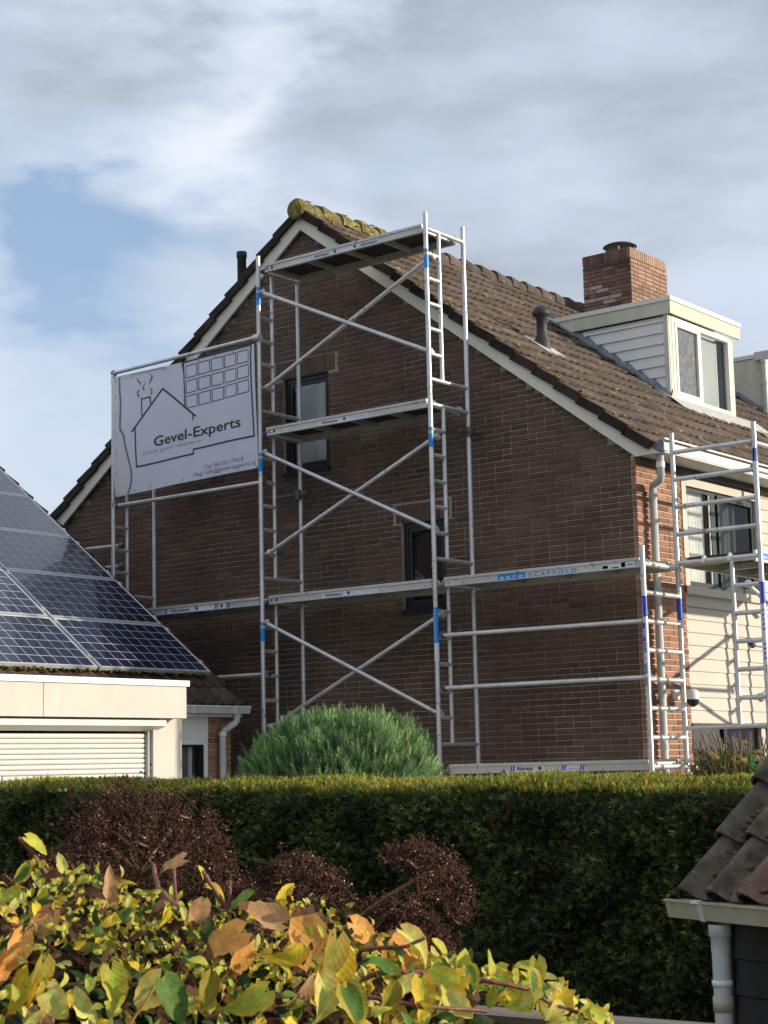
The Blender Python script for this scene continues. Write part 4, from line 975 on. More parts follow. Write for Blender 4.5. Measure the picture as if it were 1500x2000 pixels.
beam_text(pr1, 0, 0, LEV[1], 0, [('bg', a0, a1, -.024, .040, 'st_blue'), ('tx', 'e u r o', a0 + .03, a1 - .03, -.012, .042, 'st_white', 0, .02), ('tx', 'S C A F F O L D', a1 + .04, atY(1126, 1113, -.915)[0], -.012, .040, 'st_blue', 0, .02),
         ('bg', .08, .49, -.018, .04, 'st_white'), ('bg', .10, .16, -.012, .018, 'ink_grey'), ('bg', .20, .28, -.014, -.004, 'ink'), ('bg', .31, .355, -.012, .034, 'navy'), ('bg', .38, .44, .004, .012, 'ink_blue'), ('bg', .47, .48, -.01, .034, 'ink_grey')])
pr0 = platform('lowest scaffold platform just above the hedge by the house corner', XB + .10, XRr - .05, LEV[0])
b0 = atY(998, 1502, -.915)[0]; b1 = atY(1043, 1501, -.915)[0]; b2 = atY(1096, 1500, -.915)[0]
beam_text(pr0, 0, 0, LEV[0], 0, [('bg', b0 - .02, b1 + .12, -.018, .045, 'st_white'), ('bars', b0 - .01, 'st_dblue'), ('tx', 'Alumexx', b0 + .06, b1, -.008, .042, 'ink', .35, .025), ('ring', b1 + .07, .012, .022), ('bg', b2 - .01, b2 + .28, -.018, .045, 'st_white'), ('bars', b2, 'st_dblue'), ('tx', 'alumexx', b2 + .09, b2 + .2, -.006, .012, 'ink_blue', 0, 0), ('bars', b2 + .215, 'st_dblue')])

# ---------------------------------------------------------------- second scaffold round the corner
s2o = thing('corner_scaffold', 'aluminium scaffold round the corner in front of the cream sunlit facade', 'scaffold', (1.0, 1.2, 0))
FW = 0.90; OX = XRr
def frame2(y, lower=True, inner=True):
    P = lambda t, z: (OX + FW - t, y, z)
    for z1, z0, lv in ((4.29, 2.345, 4.17), (2.345, 0.40, 2.225)):
        f = MB(); f.tube(P(0, z0), P(0, z1), RP, M['alu'], 12); f.tube(P(0, z0), P(0, z0 + .05), RP + .003, M['alu'], 12); fo = part('ladder_frame', f, s2o)
        if inner: f = MB(); f.tube(P(FW, z0), P(FW, z1), RP, M['alu'], 12); part('pole', f, fo)
        f = MB(); f.tube(P(.305, lv), P(.305, lv - 6 * STEP + .05), RP - .003, M['alu'], 10); part('stile', f, fo)
        for k in range(7):
            z = lv - k * .272; f = MB(); f.tube(P(.02, z), P(FW - .02 if k in (0, 6) else .305, z), .0235, M['alu'], 10); part('rung', f, fo)
    f = MB(); f.tube(P(0, 4.29), P(0, 5.48), RP, M['alu'], 12); fo = part('ladder_frame', f, s2o)
    f = MB(); f.tube(P(FW, 4.29), P(FW, 5.49), RP, M['alu'], 12); part('pole', f, fo)
    for k in range(1, 5):
        z = 4.185 + k * .277; f = MB(); f.tube(P(.02, z), P(FW - .02, z), .0235, M['alu'], 10); part('rung', f, fo)
frame2(YR_, inner=False); frame2(2.75)
ox = OX + FW
for z in (5.29, 5.02):
    brace((ox - .03, YR_, z + 0.0), (ox - .03, 2.75, z), 'guard_rail', parent=s2o)
brace((ox - .10, YR_ + .02, 3.60), (ox - .10, 2.72, 4.72 - .2), parent=s2o); brace((ox - .16, YR_ + .02, 3.90), (ox - .16, 2.72, 2.9), parent=s2o)
brace((ox - .10, YR_ + .02, 2.80), (ox - .10, 2.72, 3.90), parent=s2o); brace((ox - .16, YR_ + .02, 3.32), (ox - .16, 2.72, 3.30), 'guard_rail', parent=s2o)
sA = sticker(s2o, ox, YR_, 3.70, 3.91, M['st_dblue']); sB = sticker(s2o, ox, YR_, 4.86, 5.22, M['st_white']); sC = sticker(s2o, ox, YR_, 5.09, 5.22, M['st_blue'])
sD = sticker(s2o, ox, YR_, 2.95, 3.66, M['st_white'])
for k in range(12): q = MB(); q.box(ox - .012, ox - .003, YR_ - RP - .003, YR_ - RP - .001, 3.715 + k * .015, 3.722 + k * .015, M['st_white']); part('print', q, sA)
for k in range(9):
    z = 3.62 - k * .045 - (0.10 if k > 4 else 0)
    q = MB(); q.prism([(ox + .0, z), (ox + .02, z + .015), (ox + .02, z + .032), (ox + .0, z + .017)], 1, YR_ - RP - .004, YR_ - RP + .004, M['st_dblue']); part('print', q, sD)
lettering(sD, 'ASC', (ox + .0, YR_ - RP - .001, 3.12), (ox + .0, YR_ - RP - .001, 3.02), (1, 0, 0), 0.024, M['ink'], bold=0.02)
pl2 = thing('scaffold_platform', 'scaffold platform with bright wooden edges below the green framed window', 'platform', (1.0, YR_, 4.17))
za, zb = 4.145, 4.235; A = M['alu_beam']
for x0, x1 in ((OX + .05, OX + .08), (ox - .10, ox - .07)):
    b = MB(); b.box(x0, x1, YR_ + .05, 2.70, za - .02, zb, A); part('side_beam', b, pl2)
b = MB(); b.box(OX + .08, ox - .10, YR_ + .06, 2.69, zb - .02, zb - .008, M['ply']); part('deck', b, pl2)
for y in (YR_ + .10, .55, 1.2, 1.9, 2.6): b = MB(); b.box(OX + .08, ox - .10, y, y + .045, zb - .085, zb - .022, A); part('cross_member', b, pl2)
b = MB(); b.box(OX + .10, ox - .40, YR_ + .062, YR_ + .085, za - .012, za + .010, M['wood_edge']); part('wooden_edge', b, pl2); b = MB(); b.box(ox - .42, ox - .105, .53, .548, za - .01, za + .012, M['wood_edge']); part('wooden_edge', b, pl2)
for x in (OX + .30, ox - .32):
    b = MB(); b.path([(x, YR_ - .03, 4.15), (x, YR_ - .025, 4.19), (x, YR_, 4.215), (x, YR_ + .03, 4.20), (x, YR_ + .08, 4.17)], .018, M['cam_white'], 8); part('hook', b, pl2)
q = MB(); q.box(ox - .070, ox - .0685, YR_ + .16, YR_ + .70, 4.15, 4.215, M['st_blue']); part('sticker', q, pl2)
v, f = text_verts('euro'); lx = v[:, 0].max(); mb = MB()
mb.add([(ox - .0675, YR_ + .19 + p[0] / lx * .48, 4.163 + p[1] / .729 * .04) for p in v], f, M['st_white']); part('lettering', mb, pl2)

# ---------------------------------------------------------------- banner
ban = thing('banner', 'pale lilac company banner with house drawing hung between scaffold poles', 'banner', (XL_, -0.99, 5.6))
TLb, TRb, BLb, BRb = atY(221, 740, -1.0), atY(497, 672, -1.0), atY(226, 971, -1.0), atY(503, 913, -1.0)
def bwarp(p, off=0.0):
    x, z = p[0], p[2]; s_ = (x - TLb[0]) / (TRb[0] - TLb[0]); v = (TLb[2] - z) / 1.62
    y = -0.998 + 0.012 * math.sin(5 * s_ + 2.2 * v) * (0.4 + v) + 0.006 * math.sin(17 * s_ + 4 * v) - 0.05 * math.exp(-((s_ - 0.0) / 0.09) ** 2) * math.sin(PI * min(1, max(0, v)))
    return (x, y - off, z)
def bpt(s_, v):
    top = TLb * (1 - s_) + TRb * s_; bot = BLb * (1 - s_) + BRb * s_; return top * (1 - v) + bot * v
def edge_s(v): return 0.045 + 0.012 * math.sin(v * 9) - 0.02 * math.sin(PI * v) * (v < .5) + 0.10 * max(0, v - 0.12) ** 1.0 * (1.25 - 0.45 * v) * 1.05 - 0.035 * max(0, (v - .8) / .2) ** 2
mbm = MB(); mbb = MB(); NV, NS = 36, 44
grid = []
for j in range(NV + 1):
    v = j / NV; es = edge_s(v); row = [es * i / 5 for i in range(6)] + [es + (1 - es) * i / NS for i in range(1, NS + 1)]
    grid.append([bwarp(bpt(s_, v)) for s_ in row])
nc = len(grid[0]); V_ = [p for row in grid for p in row]
for j in range(NV):
    for i in range(nc - 1):
        q = (j * nc + i, (j + 1) * nc + i, (j + 1) * nc + i + 1, j * nc + i + 1)
        (mbm if i < 5 else mbb).f.append(q); mm = mbm if i < 5 else mbb
        mm.m.append(0); mm.smooth.append(True); mm.t.append(1)
for mm, mt in ((mbm, 'banner_w'), (mbb, 'banner')): mm.v = V_; mm.mats = [M[mt]]
cl_o = part('cloth', mbb, ban); part('margin', mbm, ban)
def stroke(pts_px, wd, m, name='print', close=False, px=True, off=0.003):
    P = [atY(q[0], q[1], -1.0) if px else np.array(q, float) for q in pts_px]
    if close: P.append(P[0])
    mb = MB(); vs = []; Q = []
    for a, b in zip(P[:-1], P[1:]):
        n = max(1, int(np.linalg.norm(b - a) / 0.06))
        for k in range(n): Q.append(a + (b - a) * k / n)
    Q.append(P[-1]); n = len(Q)
    for i in range(n):
        d = Q[min(i + 1, n - 1)] - Q[max(i - 1, 0)]; d /= np.linalg.norm(d) + 1e-9; nr = np.array([-d[2], 0, d[0]])
        w = wd[i * (len(wd) - 1) // max(1, n - 1)] if hasattr(wd, '__len__') else wd
        if 0 < i < n - 1:
            d1 = (Q[i] - Q[i - 1]); d1 /= np.linalg.norm(d1); c = abs(np.dot(d1, d)); w = w / max(0.45, c)
        vs += [bwarp(Q[i] + nr * w / 2, off), bwarp(Q[i] - nr * w / 2, off)]
    mb.add(vs, [(2 * i, 2 * i + 1, 2 * i + 3, 2 * i + 2) for i in range(n - 1)], m); return part(name, mb, cl_o)
zz = lambda a, b: (180 + a / 3.947, 620 + b / 3.947)
NV_ = M['navy']
stroke([tuple((750 + 0, 0))] * 0 or [zz(1228, 212), zz(1225, 300), zz(1235, 600), zz(1247, 912), zz(1000, 967), zz(786, 1018), zz(786, 1052), zz(560, 1104), zz(340, 1152), zz(333, 1000), zz(330, 855)], 0.021, NV_)
stroke([zz(1230, 212), zz(1000, 268), zz(695, 350), zz(704, 420), zz(712, 560), zz(716, 690)], 0.021, NV_)
stroke([zz(302, 885), zz(540, 548), zz(805, 762)], 0.023, M['ink'])
stroke([zz(382, 762), zz(380, 628), zz(445, 612), zz(449, 668)], 0.017, M['ink']); stroke([zz(781, 742), zz(781, 795)], 0.018, M['ink'])
for a in range(5):
    for b in range(3):
        x0 = 721 + a * 99.5; y0 = 376 + b * 117 - a * 27.0
        dy = 22; s_ = 87
        stroke([zz(x0 + b * 3, y0), zz(x0 + s_ + b * 3, y0 - dy), zz(x0 + s_ + 2 + b * 3, y0 + 92 - dy), zz(x0 + 2 + b * 3, y0 + 93)], 0.0095, M['ink'], close=True)
for pts in ([(345, 465), (352, 490), (372, 505), (367, 525)], [(452, 432), (464, 455), (448, 490), (442, 512)], [(412, 488), (408, 510), (393, 535), (392, 550), (406, 562)], [(366, 552), (350, 575), (352, 600), (368, 612)], [(440, 537), (460, 565), (458, 580), (446, 598)]):
    stroke([zz(*q) for q in pts], [0.005, 0.017, 0.018, 0.006], NV_)
stroke([tuple(q) for q in [bpt(edge_s(v / 18), v / 18) for v in range(19)]], 0.026, M['ink_grey'], px=False, off=0.004)
def btext(txt, a, b, h, m, bold=0.0):
    A_, B_ = atY(*zz(*a), -1.0), atY(*zz(*b), -1.0)
    lettering(cl_o, txt, A_, B_, (0, 0, 1), h, m, bold=bold, warp=lambda p: bwarp(p, 0.004))
btext('Gevel-Experts', (472, 995), (1150, 840), 0.125, M['ink'], .012)
btext('t o t a l e   g e v e l   r e n o v a t i e', (388, 1060), (840, 960), 0.046, M['ink_grey'])
btext('Tel: 06-25117418', (870, 1170), (1166, 1102), 0.048, M['ink_grey'])
btext('Mail: info@gevel-experts.nl', (790, 1230), (1252, 1128), 0.048, M['ink_grey'])
for i in range(9):
    for s_, v in ((0.02 + i * .12, 0.975), (0.02 + i * .12, 0.025)):
        g_ = MB(); p = bwarp(bpt(s_, v), 0.004); g_.lathe([(0.003, 0), (0.009, 0), (0.009, 0.002)], p, M['steel'], 8, (0, -1, 0)); part('eyelet', g_, ban)
for i in range(1, 6):
    g_ = MB(); p = bwarp(bpt(0.022, i * .16), 0.004); g_.lathe([(0.003, 0), (0.009, 0), (0.009, 0.002)], p, M['steel'], 8, (0, -1, 0)); part('eyelet', g_, ban)
for a, b in ((BRb, (XA, YF, 5.56)), (BLb, (XL_, YF, 5.45))):
    g_ = MB(); g_.path([a + np.array([0, -.01, .02]), (np.array(a) + np.array(b)) / 2 + np.array([0.02, -.05, -.03]), b], 0.005, M['ink'], 6); part('tie_strap', g_, ban)
s_ = MB(); a_, b_ = atY(226, 737, -1.01), atY(322, 716, -1.01); s_.tube(a_ + (0, 0, .0), b_, 0.008, M['white'], 6); part('hem', s_, ban)
print('scaffold done')
# ---------------------------------------------------------------- house on the left with solar panels
SL2 = math.tan(math.radians(37.2)); CS2, SN2 = math.cos(math.radians(37.2)), math.sin(math.radians(37.2))
YG = -1.6; EX, EZ = -4.07, 2.955
ZL = lambda x: EZ + (EX - x) * SL2 if x > -8.6 else EZ + (EX + 8.6) * SL2 - (-8.6 - x) * SL2
lh = thing('solar_house', 'low house with dark tiles under solar panels and white flat roofed extension', 'house', (-8, -8, 0))
b = MB(); b.prism([(-12.9, 0), (-4.32, 0), (-4.32, 2.95), (-8.6, ZL(-8.6) - 0.16), (-12.9, 2.95)], 1, -16, -1.80, M['mortar_d']); part('core', b, lh)
fwL = MB(); fwL.box(-4.32, -4.212, -2.035, -1.76, 0, 2.86, M['mortar_l']); fl = part('facade_wall', fwL, lh)
items = []; rnd = random.Random(12)
for r_ in range(int(2.84 / BS)):
    z = 0.03 + r_ * BS; ys = [-2.035, -1.92, -1.65] if r_ % 2 else [-2.035, -1.815, -1.65]
    for a, b_ in zip(ys[:-1], ys[1:]):
        items.append((z, min(b_, -1.652) - a - 0.0105, 0.05, Matrix.Translation((-4.2, a, z)) @ Matrix.Rotation(PI / 2, 4, 'Z'), min(1, max(0, rnd.gauss(0.5, .15)))))
bricks_of(fl, items, M['brick_front'], 200, 'l')
b = MB(); b.box(-4.31, -4.21, -1.76, -1.66, 0, 2.86, M['mortar_d']); part('corner', b, lh)
# window beside the extension
w = MB(); w.box(-4.26, -4.18, -2.60, -2.04, 2.57, 2.84, M['cheek']); w.box(-4.25, -4.185, -2.10, -2.04, 0.9, 2.569, M['cheek']); w.box(-4.25, -4.185, -2.6, -2.10, 2.51, 2.569, M['cheek'])
w.box(-4.25, -4.18, -2.6, -2.04, 0.84, 0.899, M['cheek']); wo = part('window', w, lh)
w = MB(); w.box(-4.245, -4.19, -2.13, -2.10, 0.9, 2.51, M['black_frame']); w.box(-4.245, -4.19, -2.6, -2.13, 2.49, 2.51, M['black_frame']); part('sash', w, wo)
w = MB(); w.sheet_x(-4.21, -2.6, -2.13, 0.9, 2.49, M['glass']); part('pane', w, wo)
w = MB(); w.box(-4.30, -4.29, -2.6, -2.24, 0.9, 2.49, M['curtain_g']); w.box(-4.295, -4.285, -2.235, -2.18, 0.9, 2.49, M['cheek']); part('curtain', w, wo)
# roof
rb = MB()
rb.prism([(EX + .02, EZ - 0.06), (-8.6, ZL(-8.6) - 0.06), (-13.1, EZ - .06), (-13.1, EZ - 0.12), (-8.6, ZL(-8.6) - 0.13), (EX + .02, EZ - 0.12)], 1, -16, YG - 0.0 - 0.03, M['tile_left'])
rl = part('roof', rb, lh)
tl = tile_mesh(0.30, 0.15, 0.40, 0.042, 0.018, M['tile_left'], 0.03).mesh('tile')
evL, ewL = (-CS2, 0, SN2), (SN2, 0, CS2)
tile_array(rl, tl, (EX + 0.03, YG - 0.015 - 30 * 0.30, EZ - 0.055), (0, 1, 0), evL, ewL, 30, 3, 0.30, TEX, 90, seed=8)
tile_array(rl, tl, (EX + 0.03 - 3 * TEX * CS2, YG - 0.015 - 0.30, EZ - 0.055 + 3 * TEX * SN2), (0, 1, 0), evL, ewL, 1, 14, 0.30, TEX, 20, seed=9)
for i in range(17):
    mb = MB(); ev, ew = np.array(evL), np.array(ewL); o_ = np.array([EX + 0.03, YG, EZ - 0.03]) + ev * (i * TEX)
    pts = [o_ + ew * 0.035, o_ + ev * (TEX + .04) + ew * 0.003, o_ + ev * (TEX + .04) - ew * 0.10, o_ - ew * 0.07]
    mb.add([p + np.array([0, 0.012, 0]) for p in pts] + [p + np.array([0, -0.045, 0]) for p in pts], [(3, 2, 1, 0), (4, 5, 6, 7), (0, 1, 5, 4), (2, 3, 7, 6), (3, 0, 4, 7), (1, 2, 6, 5)], M['tile_dark'])
    part('verge_tile', mb, rl)
rt = MB(); rt.tube((-8.6, -16, ZL(-8.6)), (-8.6, YG, ZL(-8.6)), 0.12, M['tile_left'], 12); part('ridge_tile', rt, rl)
# gutter and downpipe
gy = -1.600
gt = MB(); gt.prism([(-4.05, 2.835), (-3.975, 2.835), (-3.955, 2.905), (-3.962, 2.907), (-3.982, 2.845), (-4.045, 2.845)], 1, -6.5, gy, M['pvc2'])
gt.box(-3.968, -3.948, -6.5, gy + .006, 2.903, 2.915, M['white']); gt.prism([(-4.05, 2.84), (-3.98, 2.84), (-3.96, 2.90), (-4.05, 2.90)], 1, gy, gy + .004, M['pvc2'])
for y in (-1.85, -2.49): gt.box(-3.975, -3.945, y - .014, y + .014, 2.83, 2.905, M['grey_trim'])
go = part('gutter', gt, lh)
gt = MB(); gt.box(-4.2, -4.05, -6.5, -1.64, 2.80, 2.832, M['grey_trim']); part('soffit', gt, lh)
dl = MB(); dl.path([(-4.02, -1.76, 2.835), (-4.02, -1.76, 2.76), (-4.035, -1.775, 2.735), (-4.11, -1.86, 2.66), (-4.125, -1.87, 2.63), (-4.125, -1.87, 0.05)], 0.038, M['pvc2'], 14)
dl.tube((-4.125, -1.87, 2.60), (-4.125, -1.87, 2.64), 0.043, M['white'], 14); dl.tube((-4.125, -1.87, 2.33), (-4.125, -1.87, 2.35), 0.043, M['pvc2'], 14); part('downpipe', dl, lh)
# white extension
X0 = -3.2
ex = MB(); ex.box(-4.15, X0 - 0.02, -12, -3.385, 2.745, 3.05, M['render']); exo = part('extension', ex, lh, label='white flat roofed extension catching the sun')
for y0, y1 in ((-5.19, -3.37), (-7.5, -5.198), (-9.8, -7.508)):
    e_ = MB(); e_.box(X0 - 0.02, X0, y0, y1, 2.742, 3.048, M['render']); part('fascia_panel', e_, exo)
e_ = MB(); e_.box(-4.2, X0 + 0.022, -12, -3.345, 3.05, 3.107, M['white']); part('roof_trim', e_, exo)
XW = -3.36
e_ = MB(); e_.box(-4.15, XW, -3.665, -3.245 - 0.03, 0, 2.742, M['render']); e_.box(-4.15, XW, -12, -3.665, 2.70, 2.742, M['render']); e_.box(-3.9, -3.85, -12, -3.665, 0, 2.70, M['dark']); part('wall', e_, exo)
sh = MB(); sh.prism([(-3.46, 2.64), (-3.40, 2.622), (-3.245, 2.668), (-3.245, 2.722), (-3.46, 2.722)], 1, -9.5, -3.60, M['shutter']); so = part('shutter_box', sh, exo)
sh = MB(); sh.box(-3.44, -3.395, -3.695, -3.667, 0.9, 2.62, M['grey_trim']); part('guide_rail', sh, exo)
z = 2.60
while z > 0.95:
    sl = MB(); n = 5; pts = [(-3.44, z - .0465)] + [(-3.44 + .008 * math.sin(PI * (k + .5) / n), z - .0465 + .0465 * (k + .5) / n) for k in range(n)] + [(-3.44, z)]
    sl.prism([(-3.455, z - .0465)] + pts[1:-1] + [(-3.455, z)], 1, -9.5, -3.697, M['shutter']); part('shutter_slat', sl, exo)
    z -= 0.0475
# moss along the lower panel edge
th2 = np.array([SN2, 0, CS2]); evA = np.array([-CS2, 0, SN2])
PP0 = np.array([EX, 0, 2.96]) + th2 * 0.10
mb = MB(); rnd = random.Random(2)
for i in range(150):
    y = rnd.uniform(-6.2, -2.2) if i < 120 else rnd.uniform(-2.2, -1.85); p = PP0 + evA * (0.42 + rnd.uniform(-.03, .0)) - th2 * rnd.uniform(0.015, .04); p[1] = y; blob(mb, p, rnd.uniform(.008, .022), M['moss_g'], .7, i)
part('moss', mb, rl, kind='stuff')
# solar panels: one built, the rest copied
PWD, PHT = 1.62, 0.925
def make_panel():
    root = thing('solar_panel', 'x', 'solar panel', (0, 0, 0), 'solar panels on the left roof')
    f = MB(); t = 0.018; A = M['pv_frame']
    f.box(0, PWD, 0, t, -0.035, 0.004, A); f.box(0, PWD, PHT - t, PHT, -0.035, 0.004, A); f.box(0, t, t, PHT - t, -0.035, 0.004, A); f.box(PWD - t, PWD, t, PHT - t, -0.035, 0.004, A)
    part('frame', f, root)
    f = MB(); f.box(t, PWD - t, t, PHT - t, -0.006, 0.0, M['backsheet']); part('backsheet', f, root)
    cw_, chh = (PWD - 2 * t - .012) / 10, (PHT - 2 * t - .012) / 6
    c = MB(); g_ = 0.0072; c.add([(0, 0, 0), (cw_ - g_, 0, 0), (cw_ - g_, chh - g_, 0), (0, chh - g_, 0)], [(0, 1, 2, 3)], M['cell']); me = c.mesh('cell')
    for i in range(10):
        for j in range(6):
            link('cell', me, root, Matrix.Translation((t + .006 + g_ / 2 + i * cw_, t + .006 + g_ / 2 + j * chh, 0.0012)))
    return root
proto = make_panel()
def copy_thing(src, mw, label):
    r = src.copy(); COL.objects.link(r); r.matrix_basis = mw; r['label'] = label; WM[r] = mw
    for ch_ in list(src.children):
        c = ch_.copy(); COL.objects.link(c); c.parent = r; c.matrix_basis = ch_.matrix_basis.copy()
        for g_ in ch_.children:
            d = g_.copy(); COL.objects.link(d); d.parent = c; d.matrix_basis = g_.matrix_basis.copy()
    return r
rowv = [0.430, 1.378, 2.325, 3.270, 4.215]
coln = ['column beside the brick house', 'second column from the brick house', 'third column from the brick house']
rown = ['lowest solar panel', 'second lowest solar panel', 'middle solar panel', 'fourth solar panel up', 'topmost solar panel']
first = True
for ci, yr in enumerate((-1.805, -3.47, -5.13)):
    for ri, v in enumerate(rowv):
        if ci == 2 and ri > 1: continue
        if ci == 1 and ri > 3: continue
        p = PP0 + evA * v; p[1] = yr - PWD
        mw = basis(p, (0, 1, 0), evA, th2); lab = rown[ri] + ' in the ' + coln[ci]
        if first:
            first = False; proto.matrix_basis = mw; proto['label'] = lab; WM[proto] = mw
            protomw = mw
        else: copy_thing(proto, mw, lab)
cm = MB()
for v in (0.6, 1.25, 1.5, 2.2, 2.45, 3.1, 3.4, 4.05, 4.4):
    for y in (-1.80, -3.445):
        p = PP0 + evA * v; cm.obox((p[0] - 0, y - .012, p[2]) - th2 * .03, (0, .03 if y > -2 else .02, 0), evA * .05, th2 * .04, M['pv_frame'])
part('mounting_clamps', cm, rl, kind='stuff')
print('left house done')

# ---------------------------------------------------------------- fence and planting behind the hedge
def dirp(px, py, d): return atD(px, py, d)
A0, A1 = dirp(760, 1522, 11.6), dirp(1520, 1519, 10.9); A0[2] = A1[2] = 2.13
d_ = A1 - A0; Lf = np.linalg.norm(d_); d_ /= Lf; nf = np.array([-d_[1], d_[0], 0])
fen = thing('garden_fence', 'dark brown wooden fence just showing behind the clipped hedge', 'fence', (A0[0], A0[1], 0))
m = MB(); m.obox(A0 + (0, 0, -0.045) - nf * .04, d_ * Lf, nf * .08, (0, 0, .045), M['wood_br']); part('top_rail', m, fen)
for i in range(int(Lf / 0.145)):
    m = MB(); m.obox(A0 + d_ * (i * .145) + np.array([0, 0, -2.1]), d_ * .138, nf * .018, (0, 0, 2.05), M['wood_br']); part('board', m, fen)
for i, t_ in enumerate((0.1, dirp(990, 1520, 11.4), Lf - .4)):
    s_ = t_ if not hasattr(t_, '__len__') else np.dot(t_ - A0, d_)
    c = A0 + d_ * s_; m = MB(); m.obox((c[0], c[1], 0) - d_ * .04 - nf * .10, d_ * .08, nf * .08, (0, 0, 2.12), M['wood_br'])
    q = np.array([c[0], c[1], 2.12]) - nf * .06; hh = [q + a * d_ * .055 + b * nf * .055 for a, b in ((-1, -1), (1, -1), (1, 1), (-1, 1))] + [q + (0, 0, .07)]
    m.add(hh, [(0, 1, 4), (1, 2, 4), (2, 3, 4), (3, 0, 4)], M['wood_old']); part('post', m, fen)

# round green bush
bc = dirp(667, 1500, 11.8); BX, BY = bc[0], bc[1]
bush = thing('round_bush', 'large rounded feathery green bush in front of the scaffold', 'bush', (BX, BY, 0))
RXY, RZ, ZC = 0.665, 0.56, 1.98
rg = np.random.default_rng(5)
def needle_template(n, L, w, r):
    """a shoot: many slim blades fanned about the z axis, as quads"""
    tv = []; tf = []
    for i in range(n):
        t = i / n; a = i * 2.4; out = 0.5 * (1 - t) + 0.18; l = L * (0.30 + 0.2 * rg.random()); b0 = np.array([0, 0, L * t * 0.8])
        dr = np.array([math.cos(a) * out, math.sin(a) * out, 0.85]); dr /= np.linalg.norm(dr); sd = np.array([-math.sin(a), math.cos(a), 0]) * w
        k = len(tv); tv += [b0 - sd * .6, b0 + sd * .6, b0 + dr * l + sd * .25, b0 + dr * l - sd * .25]; tf.append((k, k + 1, k + 2, k + 3))
    return np.array(tv), np.array(tf)
tv, tf = needle_template(13, 0.080, 0.0032, 0)
nS = 11500
u_ = rg.random(nS); ph = rg.random(nS) * 2 * PI; cz = u_ ** 0.75 * 1.0
el = np.arcsin(np.clip(cz, 0, .999)) ; el = np.where(rg.random(nS) < .35, -rg.random(nS) * .5, el)
rad = 1 - 0.16 * rg.random(nS) ** 2 + 0.035 * np.sin(ph * 5 + el * 4) + 0.028 * np.sin(ph * 13 - el * 9) + 0.03 * np.sin(ph * 21 + el * 17) + (rg.random(nS) < .02) * rg.uniform(0, .14, nS)
D0 = np.stack([np.cos(el) ** 0.72 * np.cos(ph), np.cos(el) ** 0.72 * np.sin(ph), np.sin(el)], 1)
T = np.array([BX, BY, ZC]) + D0 * rad[:, None] * np.array([RXY, RXY, RZ])
Dd = D0 * np.array([0.45, 0.45, 0.35]) + np.array([0, 0, 0.85]) + rg.normal(0, .16, (nS, 3))
S = rg.uniform(.55, 1.2, nS)
clump = 0.5 + 0.5 * np.sin(ph * 9 + 3 * np.sin(el * 6)) * np.sin(el * 11 + ph * 3)
base = np.array([0.23, 0.39, 0.17])[None] * (0.30 + 1.0 * clump[:, None]) * rg.uniform(.6, 1.35, (nS, 1))
mixc = (rg.random(nS) < 0.16)[:, None]; base = np.where(mixc, np.array([0.55, 0.66, 0.24]) * rg.uniform(.7, 1.2, (nS, 1)), base)
V, Fq, tt = scatter(tv, tf, T, frames_from_dir(Dd, rg.random(nS) * 6.28), S, base)
link('foliage', np_mesh('foliage', V, Fq, [M['bush']], tt), bush, None, 'stuff')
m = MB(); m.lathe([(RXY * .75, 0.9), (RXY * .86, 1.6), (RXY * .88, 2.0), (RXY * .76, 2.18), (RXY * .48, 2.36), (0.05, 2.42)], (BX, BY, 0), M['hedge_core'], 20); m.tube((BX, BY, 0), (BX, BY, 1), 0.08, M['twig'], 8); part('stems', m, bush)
# lower skirt
nS2 = 4200; ph = rg.random(nS2) * 2 * PI; zz_ = rg.uniform(0.8, 2.0, nS2)
T = np.stack([BX + RXY * .97 * np.cos(ph), BY + RXY * .97 * np.sin(ph), zz_], 1); Dd = np.stack([np.cos(ph) * .6, np.sin(ph) * .6, np.full(nS2, .7)], 1) + rg.normal(0, .2, (nS2, 3))
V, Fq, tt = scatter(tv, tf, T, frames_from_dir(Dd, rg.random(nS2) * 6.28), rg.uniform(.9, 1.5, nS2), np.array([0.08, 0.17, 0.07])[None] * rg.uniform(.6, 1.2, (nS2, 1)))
link('skirt_foliage', np_mesh('skirt_foliage', V, Fq, [M['bush']], tt), bush, None, 'stuff')

# cut shrub behind the hedge on the right
def leaf_template(L=1.0, W=0.8, curl=0.25, fold=0.2, nx=6, heart=0.12, ser=0.03, seed=0, twist=0.0):
    """broad heart-based leaf with a drawn-out tip lying along +y; folded along the midrib and curled; quads"""
    vs = []; cols = (-1, -.62, -.25, 0, .25, .62, 1) if nx > 5 else (-1, -.5, 0, .5, 1); k = len(cols); dn = seed * 1.7
    for i in range(nx + 1):
        t = i / nx; w = W / 2 * 1.62 * max(.0, t + .015) ** .42 * (1 - t) ** .80 * (1 + .06 * math.sin(t * 8 + dn))
        w = max(w, .006)
        zc = -curl * L * t ** 2 + .03 * L * math.sin(t * 7 + seed)
        for c_ in cols:
            a_ = abs(c_); x = c_ * w * (1 + ser * (1 if i % 2 else -1) * (a_ == 1)); y = L * t - heart * L * 1.3 * a_ ** .8 * (1 - t) ** 3
            z = zc + fold * w * a_ ** 1.4 + .05 * L * math.sin(6.5 * t + c_ * 2.2 + dn) * a_ ** 2
            an = twist * t; vs.append((x * math.cos(an) - z * math.sin(an), y, z * math.cos(an) + x * math.sin(an)))
    fs = [(i * k + j, i * k + j + 1, (i + 1) * k + j + 1, (i + 1) * k + j) for i in range(nx) for j in range(k - 1)]
    return np.array(vs), np.array(fs)
sc_ = thing('pruned_shrub', 'pruned shrub with bare cut twigs and yellowing leaves behind the hedge', 'shrub', tuple(dirp(1440, 1500, 10.2)[:2]) + (0,))
m = MB(); rr = random.Random(31); pts_l = []
